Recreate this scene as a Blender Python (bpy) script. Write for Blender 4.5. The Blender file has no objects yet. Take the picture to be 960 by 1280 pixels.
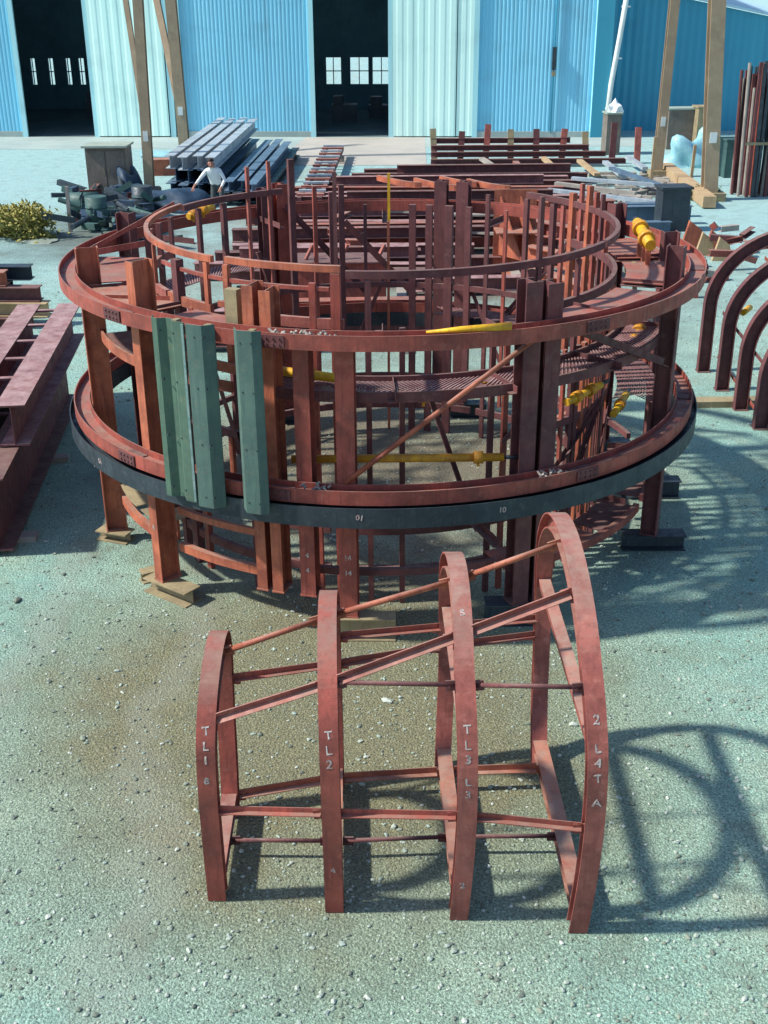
import bpy, bmesh, math, random
from mathutils import Vector, Matrix
R = math.radians
random.seed(7)
scene = bpy.context.scene
COL = scene.collection

# ------------------------------------------------------------------ camera
CF, CP, CR, CH = 1450.0, R(24.3), 0.0065, 5.95          # focal (px of 960x1280), pitch, roll, height
cd = bpy.data.cameras.new('camera'); cam = bpy.data.objects.new('camera', cd); COL.objects.link(cam)
cam.location = (0, 0, CH)
cam.rotation_euler = (Matrix.Rotation(math.pi/2 - CP, 3, 'X') @ Matrix.Rotation(-CR, 3, 'Z')).to_euler()
cd.sensor_fit = 'VERTICAL'; cd.sensor_height = 24.0; cd.lens = 24.0 * CF / 1280.0
cd.clip_start = 0.1; cd.clip_end = 2000
scene.camera = cam

def ray(x, y):
    a, b = (x-480)/CF, -(y-640)/CF
    c, s = math.cos(CR), math.sin(CR); a, b = c*a - s*b, s*a + c*b
    return Vector((a, math.cos(CP)+b*math.sin(CP), -math.sin(CP)+b*math.cos(CP)))
def at(x, y, z=0.0):
    d = ray(x, y); t = (z-CH)/d.z; return Vector((d.x*t, d.y*t, z))
def atY(x, y, Y):
    d = ray(x, y); t = Y/d.y; return Vector((d.x*t, Y, CH+d.z*t))

# ------------------------------------------------------------------ materials
def ramp(nt, fac, stops):
    n = nt.nodes.new('ShaderNodeValToRGB'); nt.links.new(fac, n.inputs[0])
    e = n.color_ramp.elements
    while len(e) < len(stops): e.new(0.5)
    for k, (p, c) in enumerate(stops):
        e[k].position = p; e[k].color = (c[0], c[1], c[2], 1) if hasattr(c, '__len__') else (c, c, c, 1)
    return n.outputs[0]
def mixc(nt, fac, a, b, mode='MIX'):
    n = nt.nodes.new('ShaderNodeMix'); n.data_type = 'RGBA'; n.blend_type = mode
    for sock, v in ((n.inputs[0], fac), (n.inputs[6], a), (n.inputs[7], b)):
        if hasattr(v, 'is_linked'): nt.links.new(v, sock)
        elif hasattr(v, '__len__'): sock.default_value = (v[0], v[1], v[2], 1)
        else: sock.default_value = v
    return n.outputs[2]
def noise(nt, vec, scale, detail=4, rough=0.55):
    n = nt.nodes.new('ShaderNodeTexNoise'); n.inputs['Scale'].default_value = scale
    n.inputs['Detail'].default_value = detail; n.inputs['Roughness'].default_value = rough
    nt.links.new(vec, n.inputs['Vector']); return n.outputs['Fac']
def base_mat(name, rough=0.7, metal=0.0, spec=0.4):
    m = bpy.data.materials.new(name); m.use_nodes = True; nt = m.node_tree
    b = nt.nodes['Principled BSDF']; b.inputs['Roughness'].default_value = rough
    b.inputs['Metallic'].default_value = metal; b.inputs['Specular IOR Level'].default_value = spec
    tc = nt.nodes.new('ShaderNodeTexCoord')
    return m, nt, b, tc.outputs['Object']
def bump(nt, b, h, strength=0.3, dist=0.01):
    n = nt.nodes.new('ShaderNodeBump'); n.inputs['Strength'].default_value = strength
    n.inputs['Distance'].default_value = dist; nt.links.new(h, n.inputs['Height']); nt.links.new(n.outputs[0], b.inputs['Normal'])
def worn(name, main, dark, light, rough=0.6, scale=3.0, metal=0.0, spec=0.4, amount=0.5, dust=None, rust=None):
    m, nt, b, v = base_mat(name, rough, metal, spec)
    c = mixc(nt, ramp(nt, noise(nt, v, scale, 7, .65), [(0.38, 0), (0.62, 1)]), main, dark)
    c = mixc(nt, ramp(nt, noise(nt, v, scale*4.3, 6, .75), [(0.54, 0), (0.72, amount)]), c, light)
    mp = nt.nodes.new('ShaderNodeMapping'); mp.inputs['Scale'].default_value = (14, 14, 1.1); nt.links.new(v, mp.inputs[0])
    c = mixc(nt, ramp(nt, noise(nt, mp.outputs[0], 2.0, 4), [(0.5, 0), (0.7, 0.8)]), c, dark)
    sp = ramp(nt, noise(nt, v, 34, 4, .8), [(0.6, 0), (0.68, .8)])
    c = mixc(nt, sp, c, rust or dark)
    if dust is not None:
        ge = nt.nodes.new('ShaderNodeNewGeometry'); sx = nt.nodes.new('ShaderNodeSeparateXYZ'); nt.links.new(ge.outputs['Normal'], sx.inputs[0])
        up = ramp(nt, sx.outputs[2], [(.6, 0), (.95, 1)])
        d = mixc(nt, ramp(nt, noise(nt, v, 5, 6, .7), [(.35, .15), (.65, .8)]), (0, 0, 0), up)
        c = mixc(nt, d, c, dust)
    nt.links.new(c, b.inputs['Base Color'])
    nt.links.new(ramp(nt, noise(nt, v, 9, 5), [(.3, max(.2, rough-.15)), (.7, min(1, rough+.25))]), b.inputs['Roughness'])
    bump(nt, b, noise(nt, v, 30, 6, .7), 0.4, 0.005)
    return m
M = {}
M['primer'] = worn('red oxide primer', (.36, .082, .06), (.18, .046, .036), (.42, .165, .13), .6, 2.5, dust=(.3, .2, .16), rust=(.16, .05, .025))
M['primer_pink'] = worn('sun faded primer', (.38, .11, .088), (.2, .057, .047), (.48, .22, .18), .62, 3.0, dust=(.34, .25, .2), rust=(.16, .05, .025))
M['primer_orange'] = worn('fresh orange primer', (.46, .135, .07), (.22, .06, .038), (.5, .23, .15), .6, 2.0, dust=(.34, .25, .2), rust=(.16, .05, .025))
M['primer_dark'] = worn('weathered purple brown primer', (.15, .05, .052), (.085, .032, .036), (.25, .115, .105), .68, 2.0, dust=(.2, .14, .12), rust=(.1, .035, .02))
M['dusty_primer'] = worn('dusty mauve primer', (.22, .09, .09), (.13, .05, .055), (.38, .22, .21), .75, 2.0, dust=(.42, .3, .3), rust=(.14, .05, .03))
M['dark_steel'] = worn('blue black mill scale steel', (.05, .07, .085), (.03, .042, .055), (.12, .14, .15), .45, 2.0, 0.3)
M['grey_steel'] = worn('blue grey steel', (.13, .21, .3), (.08, .13, .19), (.3, .38, .44), .45, 1.5, 0.2)
M['bright_steel'] = worn('pale galvanised steel', (.5, .56, .6), (.34, .4, .45), (.65, .68, .7), .4, 2.0, 0.3)
M['khaki'] = worn('khaki steel', (.34, .28, .16), (.22, .18, .11), (.48, .42, .28), .7, 3.0)
M['yellow'] = worn('yellow paint', (.82, .5, .015), (.5, .25, .02), (.86, .62, .12), .45, 4.0)
M['mustard'] = worn('orange yellow paint', (.68, .33, .02), (.4, .17, .02), (.76, .46, .08), .5, 4.0)
M['sheet_green'] = worn('grey green steel sheet', (.085, .16, .115), (.05, .095, .075), (.19, .2, .13), .6, 1.2, dust=(.2, .2, .14), rust=(.16, .11, .05))
M['sheet_blue'] = worn('grey blue green steel sheet', (.085, .155, .13), (.05, .095, .09), (.17, .2, .16), .6, 1.2, dust=(.2, .2, .14), rust=(.16, .11, .05))
M['weld'] = worn('pale scraped seam', (.5, .6, .56), (.25, .4, .36), (.7, .75, .7), .6, 6.0)
M['wood'] = worn('pale sawn timber', (.46, .34, .2), (.33, .23, .13), (.58, .47, .31), .85, 2.0)
M['grey_wood'] = worn('grey weathered timber', (.36, .33, .29), (.24, .22, .2), (.48, .45, .4), .85, 2.0)
M['pole'] = worn('tan painted post', (.4, .31, .2), (.29, .22, .15), (.5, .42, .29), .75, .8)
M['teal_scrap'] = worn('dark teal paint', (.05, .12, .11), (.03, .07, .07), (.14, .22, .2), .6, 2.0)
M['tarp_cyan'] = worn('pale cyan tarpaulin', (.34, .62, .68), (.2, .44, .52), (.62, .78, .8), .5, 3.0)
M['tarp_blue'] = worn('dark blue tarpaulin', (.035, .075, .13), (.02, .045, .08), (.1, .16, .22), .55, 2.0)
M['cabinet'] = worn('brown grey painted sheet', (.2, .17, .14), (.13, .11, .095), (.32, .29, .24), .7, 1.5)
M['cabinet_top'] = worn('pale green grey sheet', (.33, .4, .34), (.24, .3, .26), (.46, .5, .44), .7, 1.5)
M['chalk'] = worn('white chalk paint', (.6, .55, .53), (.42, .3, .28), (.74, .7, .68), .95, 30.0)
M['skin'] = worn('skin', (.42, .2, .15), (.36, .17, .12), (.46, .24, .18), .6, 20.0)
M['shirt'] = worn('white shirt', (.8, .84, .84), (.66, .72, .74), (.88, .88, .88), .9, 6.0)
M['trousers'] = worn('dark trousers', (.07, .09, .09), (.045, .06, .065), (.11, .13, .13), .9, 6.0)
M['hair'] = worn('black hair', (.02, .018, .016), (.012, .01, .01), (.04, .035, .03), .7, 9.0)
M['pipe_white'] = worn('white pvc pipe', (.75, .8, .78), (.6, .66, .64), (.82, .84, .83), .5, 2.0)
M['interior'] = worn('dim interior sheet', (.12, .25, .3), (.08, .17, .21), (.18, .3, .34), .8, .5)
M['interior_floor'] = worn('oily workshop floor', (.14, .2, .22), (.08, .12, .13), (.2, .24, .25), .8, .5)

def corrugated(name, col, col2, pitch, depth, dirt=(.12, .2, .24)):
    m, nt, b, v = base_mat(name, .5, 0, .4)
    mp = nt.nodes.new('ShaderNodeMapping'); mp.inputs['Scale'].default_value = (1, 1, .05); nt.links.new(v, mp.inputs[0])
    sx = nt.nodes.new('ShaderNodeSeparateXYZ'); nt.links.new(v, sx.inputs[0])
    # sheets of about a metre each of a slightly different fade
    d = nt.nodes.new('ShaderNodeMath'); d.operation = 'FLOOR'; nt.links.new(sx.outputs[0], d.inputs[0])
    wn = nt.nodes.new('ShaderNodeTexWhiteNoise'); wn.noise_dimensions = '1D'; nt.links.new(d.outputs[0], wn.inputs['W'])
    c = mixc(nt, wn.outputs['Value'], col, col2)
    c = mixc(nt, ramp(nt, noise(nt, mp.outputs[0], 2.2, 5), [(.52, 0), (.75, .35)]), c, dirt)
    g = ramp(nt, noise(nt, v, .7, 5), [(.55, 0), (.8, .3)])
    c = mixc(nt, g, c, dirt)
    nt.links.new(c, b.inputs['Base Color'])
    return m
M['shed_blue'] = corrugated('blue corrugated sheet', (.2, .58, .78), (.25, .63, .82), .2, .03)
M['shed_cyan'] = corrugated('pale cyan door sheet', (.66, .98, .9), (.7, .99, .92), .2, .03, (.3, .5, .5))
M['shed_mid'] = corrugated('mid cyan trim sheet', (.45, .82, .86), (.48, .84, .88), .2, .03)
M['shed_deep'] = corrugated('deep blue annex sheet', (.04, .29, .43), (.05, .33, .46), .2, .03, (.03, .16, .28))
M['shed_roof'] = corrugated('pale blue roof sheet', (.4, .62, .72), (.45, .66, .74), .2, .03)

def ground_mat():
    m, nt, b, v = base_mat('gravel yard', .95, 0, .15)
    n1 = noise(nt, v, .16, 5, .6); n2 = noise(nt, v, .5, 7, .68)
    c = mixc(nt, ramp(nt, n1, [(.4, 0), (.6, 1)]), (.235, .41, .36), (.265, .41, .32))
    c = mixc(nt, ramp(nt, n2, [(.46, 0), (.7, .75)]), c, (.33, .385, .29))
    def patch(c, cx, cy, kx, ky, lo, hi, col):
        vs = nt.nodes.new('ShaderNodeVectorMath'); vs.operation = 'SUBTRACT'; nt.links.new(v, vs.inputs[0]); vs.inputs[1].default_value = (cx, cy, 0)
        vm = nt.nodes.new('ShaderNodeVectorMath'); vm.operation = 'MULTIPLY'; nt.links.new(vs.outputs[0], vm.inputs[0]); vm.inputs[1].default_value = (kx, ky, 0)
        vl = nt.nodes.new('ShaderNodeVectorMath'); vl.operation = 'LENGTH'; nt.links.new(vm.outputs[0], vl.inputs[0])
        ad = nt.nodes.new('ShaderNodeMath'); ad.operation = 'MULTIPLY_ADD'; nt.links.new(n2, ad.inputs[0]); ad.inputs[1].default_value = 1.6; nt.links.new(vl.outputs['Value'], ad.inputs[2])
        pm = nt.nodes.new('ShaderNodeMapRange'); pm.inputs[1].default_value = lo; pm.inputs[2].default_value = hi; pm.inputs[3].default_value = 1; pm.inputs[4].default_value = 0; nt.links.new(ad.outputs[0], pm.inputs[0])
        return mixc(nt, pm.outputs[0], c, col)
    sx = nt.nodes.new('ShaderNodeSeparateXYZ'); nt.links.new(v, sx.inputs[0])
    mr = nt.nodes.new('ShaderNodeMapRange'); mr.inputs[1].default_value = 16; mr.inputs[2].default_value = 32; nt.links.new(sx.outputs[1], mr.inputs[0])
    c = mixc(nt, mr.outputs[0], c, (.3, .47, .47))
    # olive brown dirt where the frames are worked on, darker brown ground inside the ring and under the beam rows
    c = patch(c, -.6, 8.9, .36, .33, 1.4, 2.15, (.2, .2, .125))
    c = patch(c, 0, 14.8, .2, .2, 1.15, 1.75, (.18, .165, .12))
    c = patch(c, -7.6, 31.5, .36, .2, 1.1, 1.9, (.13, .17, .16))
    c = patch(c, 1.2, 30, .13, .07, 1.1, 1.8, (.16, .15, .13))
    grit = noise(nt, v, 48, 5, .72); fine = noise(nt, v, 120, 3, .7)
    vo = nt.nodes.new('ShaderNodeTexVoronoi'); vo.inputs['Scale'].default_value = 55; nt.links.new(v, vo.inputs['Vector'])
    bw = nt.nodes.new('ShaderNodeRGBToBW'); nt.links.new(vo.outputs['Color'], bw.inputs[0])
    c = mixc(nt, .38, c, ramp(nt, bw.outputs[0], [(.25, .36), (.5, .5), (.8, .78)]), 'OVERLAY')
    c = mixc(nt, .68, c, ramp(nt, grit, [(.36, .2), (.5, .53), (.64, .95)]), 'OVERLAY')
    c = mixc(nt, .5, c, ramp(nt, fine, [(.38, .12), (.62, .88)]), 'OVERLAY')
    n3 = noise(nt, v, 2.2, 7, .7)
    c = mixc(nt, ramp(nt, n3, [(.5, 0), (.72, .45)]), c, (.14, .155, .12))
    # two faint wheel tracks across the yard
    for ofs in (0.0, 1.7):
        wv = nt.nodes.new('ShaderNodeMath'); wv.operation = 'MULTIPLY_ADD'; nt.links.new(n1, wv.inputs[0]); wv.inputs[1].default_value = 5.0; nt.links.new(sx.outputs[0], wv.inputs[2])
        sb_ = nt.nodes.new('ShaderNodeMath'); sb_.operation = 'SUBTRACT'; nt.links.new(wv.outputs[0], sb_.inputs[0]); sb_.inputs[1].default_value = -1.3+ofs
        ab = nt.nodes.new('ShaderNodeMath'); ab.operation = 'ABSOLUTE'; nt.links.new(sb_.outputs[0], ab.inputs[0])
        c = mixc(nt, ramp(nt, ab.outputs[0], [(.1, .28), (.3, 0)]), c, (.33, .36, .3))
    nt.links.new(c, b.inputs['Base Color'])
    h = nt.nodes.new('ShaderNodeMath'); h.operation = 'MULTIPLY_ADD'; h.inputs[1].default_value = -.5
    nt.links.new(vo.outputs['Distance'], h.inputs[0]); nt.links.new(grit, h.inputs[2])
    bump(nt, b, h.outputs[0], 1.0, .02)
    return m
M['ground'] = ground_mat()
M['concrete'] = worn('pale dusty concrete', (.36, .44, .42), (.28, .36, .35), (.45, .47, .42), .9, .6)
M['concrete_door'] = worn('pale pinkish concrete', (.44, .41, .37), (.36, .35, .32), (.52, .48, .43), .9, .6)
M['slab_stone'] = worn('pale crushed stone', (.27, .33, .28), (.19, .23, .19), (.42, .47, .41), .9, 6.0)
def stones():
    m, nt, b, v = base_mat('loose crushed stone', .92, 0, .2)
    ge = nt.nodes.new('ShaderNodeNewGeometry')
    c = ramp(nt, ge.outputs['Random Per Island'], [(0, (.13, .16, .14)), (.3, (.24, .28, .22)), (.55, (.3, .38, .34)), (.8, (.36, .42, .36)), (1, (.5, .55, .5))])
    nt.links.new(mixc(nt, .5, c, ramp(nt, noise(nt, v, 60, 4), [(.3, .3), (.7, .7)]), 'OVERLAY'), b.inputs['Base Color']); return m
M['stone_pale'] = stones()
M['dry_bush'] = worn('olive yellow leaves', (.34, .3, .07), (.2, .19, .05), (.5, .44, .16), .8, 3.0)
M['weed'] = worn('green weeds', (.06, .13, .04), (.04, .08, .03), (.12, .2, .07), .8, 3.0)

# ------------------------------------------------------------------ mesh helpers
def prof_box(w, h): return [(-w/2, -h/2), (w/2, -h/2), (w/2, h/2), (-w/2, h/2)]
def prof_h(w, h, tf=.012, tw=.009):
    a, b, c = w/2, h/2, tw/2
    return [(-a, -b), (a, -b), (a, -b+tf), (c, -b+tf), (c, b-tf), (a, b-tf), (a, b), (-a, b), (-a, b-tf), (-c, b-tf), (-c, -b+tf), (-a, -b+tf)]
def prof_l(w, h, t=.008):
    return [(0, 0), (w, 0), (w, t), (t, t), (t, h), (0, h)]
def prof_c(w, h, t=.01):
    return [(0, -h/2), (w, -h/2), (w, -h/2+t), (t, -h/2+t), (t, h/2-t), (w, h/2-t), (w, h/2), (0, h/2)]
def prof_t(r, n=12): return [(r*math.cos(2*math.pi*k/n), r*math.sin(2*math.pi*k/n)) for k in range(n)]

class MB:
    def __init__(s): s.v = []; s.f = []; s.sm = []
    def strip(s, rings, closed=False, smooth=False, caps=True):
        n = len(rings[0]); o = len(s.v)
        for r in rings: s.v += [tuple(p) for p in r]
        m = len(rings)
        for i in range(m if closed else m-1):
            for k in range(n):
                a, b = o+i*n+k, o+i*n+(k+1) % n; j = (i+1) % m
                s.f.append((a, b, o+j*n+(k+1) % n, o+j*n+k)); s.sm.append(smooth)
        if caps and not closed:
            s.f.append(tuple(o+k for k in reversed(range(n)))); s.sm.append(False)
            s.f.append(tuple(o+(m-1)*n+k for k in range(n))); s.sm.append(False)
        return s
    def bar(s, p0, p1, prof, up=(0, 0, 1), smooth=False):
        p0, p1, up = Vector(p0), Vector(p1), Vector(up); d = (p1-p0).normalized()
        if abs(d.dot(up.normalized())) > .98: up = Vector((0, 1, 0)) if abs(d.y) < .9 else Vector((1, 0, 0))
        u = d.cross(up).normalized(); v = u.cross(d).normalized()
        return s.strip([[p+u*a+v*b for a, b in prof] for p in (p0, p1)], smooth=smooth)
    def tube(s, p0, p1, r, n=12): return s.bar(p0, p1, prof_t(r, n), smooth=True)
    def path(s, pts, prof, side, smooth=False, closed=False):   # side(i) = direction of the profile's first axis
        P = [Vector(p) for p in pts]; rings = []
        for i, p in enumerate(P):
            a, b = P[max(i-1, 0)], P[min(i+1, len(P)-1)]
            if closed: a, b = P[i-1], P[(i+1) % len(P)]
            d = (b-a).normalized(); u = Vector(side); u = (u-d*u.dot(d)).normalized(); v = d.cross(u).normalized()
            rings.append([p+u*x+v*y for x, y in prof])
        return s.strip(rings, smooth=smooth, closed=closed)
    def box(s, c, size, rz=0.0, rx=0.0, ry=0.0):
        m = Matrix.Rotation(rz, 3, 'Z') @ Matrix.Rotation(ry, 3, 'Y') @ Matrix.Rotation(rx, 3, 'X'); o = len(s.v); c = Vector(c)
        for z in (-.5, .5):
            for x, y in ((-.5, -.5), (.5, -.5), (.5, .5), (-.5, .5)): s.v.append(tuple(c+m @ Vector((x*size[0], y*size[1], z*size[2]))))
        for q in ((3, 2, 1, 0), (4, 5, 6, 7), (0, 1, 5, 4), (1, 2, 6, 5), (2, 3, 7, 6), (3, 0, 4, 7)): s.f.append(tuple(o+k for k in q)); s.sm.append(False)
        return s
    def revolve(s, prof, cx, cy, a0, a1, n=0, closed=False):
        n = n or max(4, int(abs(a1-a0)/2.5)); rings = []
        for i in range(n if closed else n+1):
            a = R(a0+(a1-a0)*i/n); rings.append([(cx+r*math.sin(a), cy-r*math.cos(a), z) for r, z in prof])
        return s.strip(rings, closed=closed)
    def build(s, name, mat, parent=None, origin=None):
        me = bpy.data.meshes.new(name); o = origin if origin is not None else (parent['_o'] if parent is not None and '_o' in parent else (0, 0, 0))
        me.from_pydata([(x-o[0], y-o[1], z-o[2]) for x, y, z in s.v], [], s.f)
        bm = bmesh.new(); bm.from_mesh(me); bmesh.ops.recalc_face_normals(bm, faces=bm.faces); bm.to_mesh(me); bm.free()
        me.polygons.foreach_set('use_smooth', s.sm); me.materials.append(M[mat]); me.update()
        ob = bpy.data.objects.new(name, me); COL.objects.link(ob)
        if parent is not None: ob.parent = parent; ob['_o'] = o
        else: ob.location = o
        return ob

def tag(o, label=None, cat=None, group=None, kind=None):
    for k, v in (('label', label), ('category', cat), ('group', group), ('kind', kind)):
        if v: o[k] = v
    return o
def thing(name, label, cat, loc=(0, 0, 0), group=None):
    o = bpy.data.objects.new(name, None); COL.objects.link(o); o.location = loc; o['_o'] = tuple(loc); o.empty_display_size = .2
    return tag(o, label, cat, group)
def solo(mb, name, mat, label, cat, group=None, kind=None):
    c = [sum(v[k] for v in mb.v)/len(mb.v) for k in range(2)]; z = min(v[2] for v in mb.v)
    return tag(mb.build(name, mat, None, (c[0], c[1], z)), label, cat, group, kind)
def copy_tree(o, parent=None):
    c = o.copy(); COL.objects.link(c)
    if parent is not None: c.parent = parent
    for ch in [k for k in bpy.data.objects if k.parent == o]: copy_tree(ch, c)
    return c
def text_mesh(txt, size, depth=.0006):
    cu = bpy.data.curves.new('lettering', 'FONT'); cu.body = txt; cu.size = size; cu.align_x = 'CENTER'; cu.align_y = 'CENTER'; cu.extrude = depth
    ob = bpy.data.objects.new('lettering', cu); COL.objects.link(ob)
    dg = bpy.context.evaluated_depsgraph_get(); dg.update(); me = bpy.data.meshes.new_from_object(ob.evaluated_get(dg))
    bpy.data.objects.remove(ob); return me
def lettering(txt, size, pos, xdir, ydir, parent, name='chalk_mark', mat='chalk'):
    me = text_mesh(txt, size*.8); x = Vector(xdir).normalized(); y = Vector(ydir); y = (y-x*y.dot(x)).normalized(); z = x.cross(y)
    t = random.uniform(-.16, .16); x, y = x*math.cos(t)+y*math.sin(t), y*math.cos(t)-x*math.sin(t)
    for v in me.vertices: v.co.x += random.uniform(-.004, .004); v.co.y += random.uniform(-.004, .004)
    o = Vector(parent['_o']); m = Matrix((x, y, z)).transposed().to_4x4(); m.translation = Vector(pos)-o
    me.transform(m); me.materials.clear(); me.materials.append(M[mat])
    ob = bpy.data.objects.new(name, me); COL.objects.link(ob); ob.parent = parent; ob['_o'] = tuple(o); return ob

# ------------------------------------------------------------------ ground
g = MB(); g.v = [(-400, -60, 0), (400, -60, 0), (400, 900, 0), (-400, 900, 0)]; g.f = [(0, 1, 2, 3)]; g.sm = [False]
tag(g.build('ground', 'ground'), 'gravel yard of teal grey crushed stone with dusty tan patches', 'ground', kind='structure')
SH = Matrix.Translation((0, 53.2, 0)) @ Matrix.Rotation(R(-3.5), 4, 'Z')      # the shed's front line
def sh(x, y, z): return SH @ Vector((x, y, z))
def slab(name, pts, mat, label, z=.004):
    q = MB(); q.v = [(p[0], p[1], z) for p in pts]; q.f = [tuple(range(len(pts)))]; q.sm = [False]
    return tag(q.build(name, mat), label, 'paving', kind='structure')
slab('concrete_apron', [sh(-34, -5.5, 0), sh(11, -3.2, 0), sh(11, 0, 0), sh(-34, 0, 0)], 'concrete', 'pale dusty concrete apron along the front of the blue shed')
slab('concrete_ramp', [sh(-3.6, -9, 0), sh(2.2, -9, 0), sh(1.9, -.2, 0), sh(-3.3, -.2, 0)], 'concrete_door', 'pale pinkish concrete strip before the middle doorway', .008)

# crushed stone lying loose on the yard: nobody could count it
sb = MB()
ICO = [(0, 0, 1), (.89, 0, .45), (.28, .85, .45), (-.72, .53, .45), (-.72, -.53, .45), (.28, -.85, .45), (.72, .53, -.45), (-.28, .85, -.45), (-.89, 0, -.45), (-.28, -.85, -.45), (.72, -.53, -.45), (0, 0, -1)]
ICF = [(0, 1, 2), (0, 2, 3), (0, 3, 4), (0, 4, 5), (0, 5, 1), (1, 6, 2), (2, 7, 3), (3, 8, 4), (4, 9, 5), (5, 10, 1), (6, 7, 2), (7, 8, 3), (8, 9, 4), (9, 10, 5), (10, 6, 1), (11, 7, 6), (11, 8, 7), (11, 9, 8), (11, 10, 9), (11, 6, 10)]
for k in range(26000):
    Y = 3.6+random.random()**1.5*22; X = random.uniform(-1, 1)*(Y*.42+1.2)
    s = random.choice((.006, .007, .008, .009, .01, .012, .015, .02)) * random.uniform(.7, 1.2)
    if random.random() < .006: s *= 2.0
    rz = random.uniform(0, 6.28); c, n = math.cos(rz), math.sin(rz); ax, ay, az = s*random.uniform(.8, 1.5), s*random.uniform(.7, 1), s*random.uniform(.5, .8); o = len(sb.v)
    for x, y, z in ICO:
        j = random.uniform(.8, 1.2); x, y, z = x*ax*j, y*ay*j, z*az*j
        sb.v.append((X+c*x-n*y, Y+n*x+c*y, max(0.0005, az*.35+z)))
    for f in ICF: sb.f.append(tuple(o+i for i in f)); sb.sm.append(False)
tag(sb.build('gravel', 'stone_pale'), 'loose crushed stones scattered over the yard', 'gravel', kind='stuff')

# ------------------------------------------------------------------ horseshoe rib frame, the near one
RIBS = [  # Xfront, Xback, lean, Yfront, Yback, apex, inset at the front foot, at the back foot
    (-1.21, -1.225, -.05, 6.36, 7.55, 1.83, .06, .12), (-.366, -.405, .01, 6.22, 7.85, 2.08, .08, .1),
    (.505, .47, -.02, 6.12, 8.15, 2.31, .10, .16), (1.32, 1.275, .05, 5.98, 8.42, 2.57, .11, .42)]
def rib_path(i, off=0.0, n=40):
    xf, xb, lean, y0, y1, zt, di, db = RIBS[i]; rr = (y1-y0)/2; zc = zt-rr; pts = []
    def X(Y, z): return xf+(xb-xf)*(Y-y0)/(y1-y0)-lean*(z/zt)**4+(.03*math.sin(math.pi*min(1, z/(zc*1.5))) if i > 1 else 0)
    y0 += off; y1 -= off; rr -= off
    for k in range(10): z = .012+(zc-.012)*k/10; Y = y0+di*((zc-z)/zc)**1.7; pts.append((X(Y, z), Y, z))
    for k in range(n+1):
        a = math.pi-math.pi*k/n; Y, z = (y0+y1)/2+rr*math.cos(a), zc+rr*math.sin(a); pts.append((X(Y, z), Y, z))
    for k in range(9, -1, -1): z = .012+(zc-.012)*k/10; Y = y1-db*((zc-z)/zc)**3; pts.append((X(Y, z), Y, z))
    return [Vector(p) for p in pts]
def rib_front(i, z, off=0.0):
    p = rib_path(i, off)
    for a, b in zip(p, p[1:]):
        if a.z <= z <= b.z: return a.lerp(b, (z-a.z)/(b.z-a.z))
    return max(p, key=lambda q: q.z)
def rib_back(i, z, off=0.0):
    p = rib_path(i, off)[::-1]
    for a, b in zip(p, p[1:]):
        if a.z <= z <= b.z: return a.lerp(b, (z-a.z)/(b.z-a.z))
    return max(p, key=lambda q: q.z)
HF = thing('horseshoe_rib_frame', 'red primed frame of four graded arch ribs standing alone on the open gravel', 'rib frame', (0, 7.2, 0))
FD, FW = .115, .128
ribs = []
for i in range(4):
    b = MB(); b.path(rib_path(i, FD/2), prof_h(FW, FD, .011, .009), (1, 0, 0))
    rb = b.build('rib', 'primer_pink' if i in (2, 3) else 'primer', HF); ribs.append(rb)
    f0, b0 = rib_front(i, .2, FD), rib_back(i, .2, FD)
    c = MB(); c.bar((f0.x, f0.y+.004, .17), (b0.x, b0.y-.004, .17), prof_h(.115, .1, .01, .008)); c.build('ground_chord', 'primer_orange' if i else 'primer_pink', HF)
    if i in (2, 3):
        zz = 1.62 if i == 3 else 1.52
        f1, b1 = rib_front(i, zz-.06, FD), rib_back(i, zz, FD); t = MB(); t.bar((f1.x, f1.y+.003, f1.z), (b1.x, b1.y-.003, b1.z), prof_c(.085, .09, .009), (1, 0, .15)); t.build('cross_tie', 'primer_pink', HF)
def runs(name, pts, maker, mat):
    for p, q in zip(pts, pts[1:]):
        d = (q-p).normalized(); a, c = p+d*.07, q-d*.07
        b = MB(); maker(b, a, c)
        for e, s in ((a, 1), (c, -1)): b.box(e+d*s*.0-Vector((0, 0, .004)), (.11, .012, .075), 0, 0, -math.asin(d.z))   # end gusset
        for e, s in ((a, 1), (c, -1)):
            for k in (-.03, .03):
                q2 = e+d*k+Vector((0, 0, -.015)); b.bar(q2+Vector((0, -.016, 0)), q2+Vector((0, .016, 0)), prof_t(.011, 6), (0, 0, 1))
        b.build(name, mat, HF)
top = [max(rib_path(i, FD*.6), key=lambda p: p.z)-Vector((0, 0, .03)) for i in range(4)]
runs('ridge_tube', top, lambda b, p, q: b.tube(p, q, .021), 'primer_orange')
zf = (1.5, 1.79, 2.09, 2.38)
runs('face_brace', [rib_front(i, zf[i], FD*.55) for i in range(4)], lambda b, p, q: b.bar(p, q, prof_l(.055, .055, .007), (0, -.5, 1)), 'primer_pink')
runs('back_brace', [rib_back(i, z, FD*.55) for i, z in zip(range(4), (1.18, 1.12, 1.1, 1.05))], lambda b, p, q: b.bar(p, q, prof_l(.05, .05, .007)), 'primer')
runs('upper_brace', [rib_back(i, z, FD*.55) for i, z in zip((1, 2, 3), (1.37, 1.28, 1.2))], lambda b, p, q: b.bar(p, q, prof_l(.05, .05, .007)), 'primer')
runs('middle_brace', [rib_front(i, z, FD*.55) for i, z in zip((1, 2, 3), (1.79, 1.85, 1.93))], lambda b, p, q: b.tube(p, q, .016), 'primer_dark')
runs('lower_brace', [rib_front(i, z, FD*.55) for i, z in zip(range(4), (.8, .88, .93, .93))], lambda b, p, q: b.bar(p, q, prof_l(.045, .045, .007)), 'primer')
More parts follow.
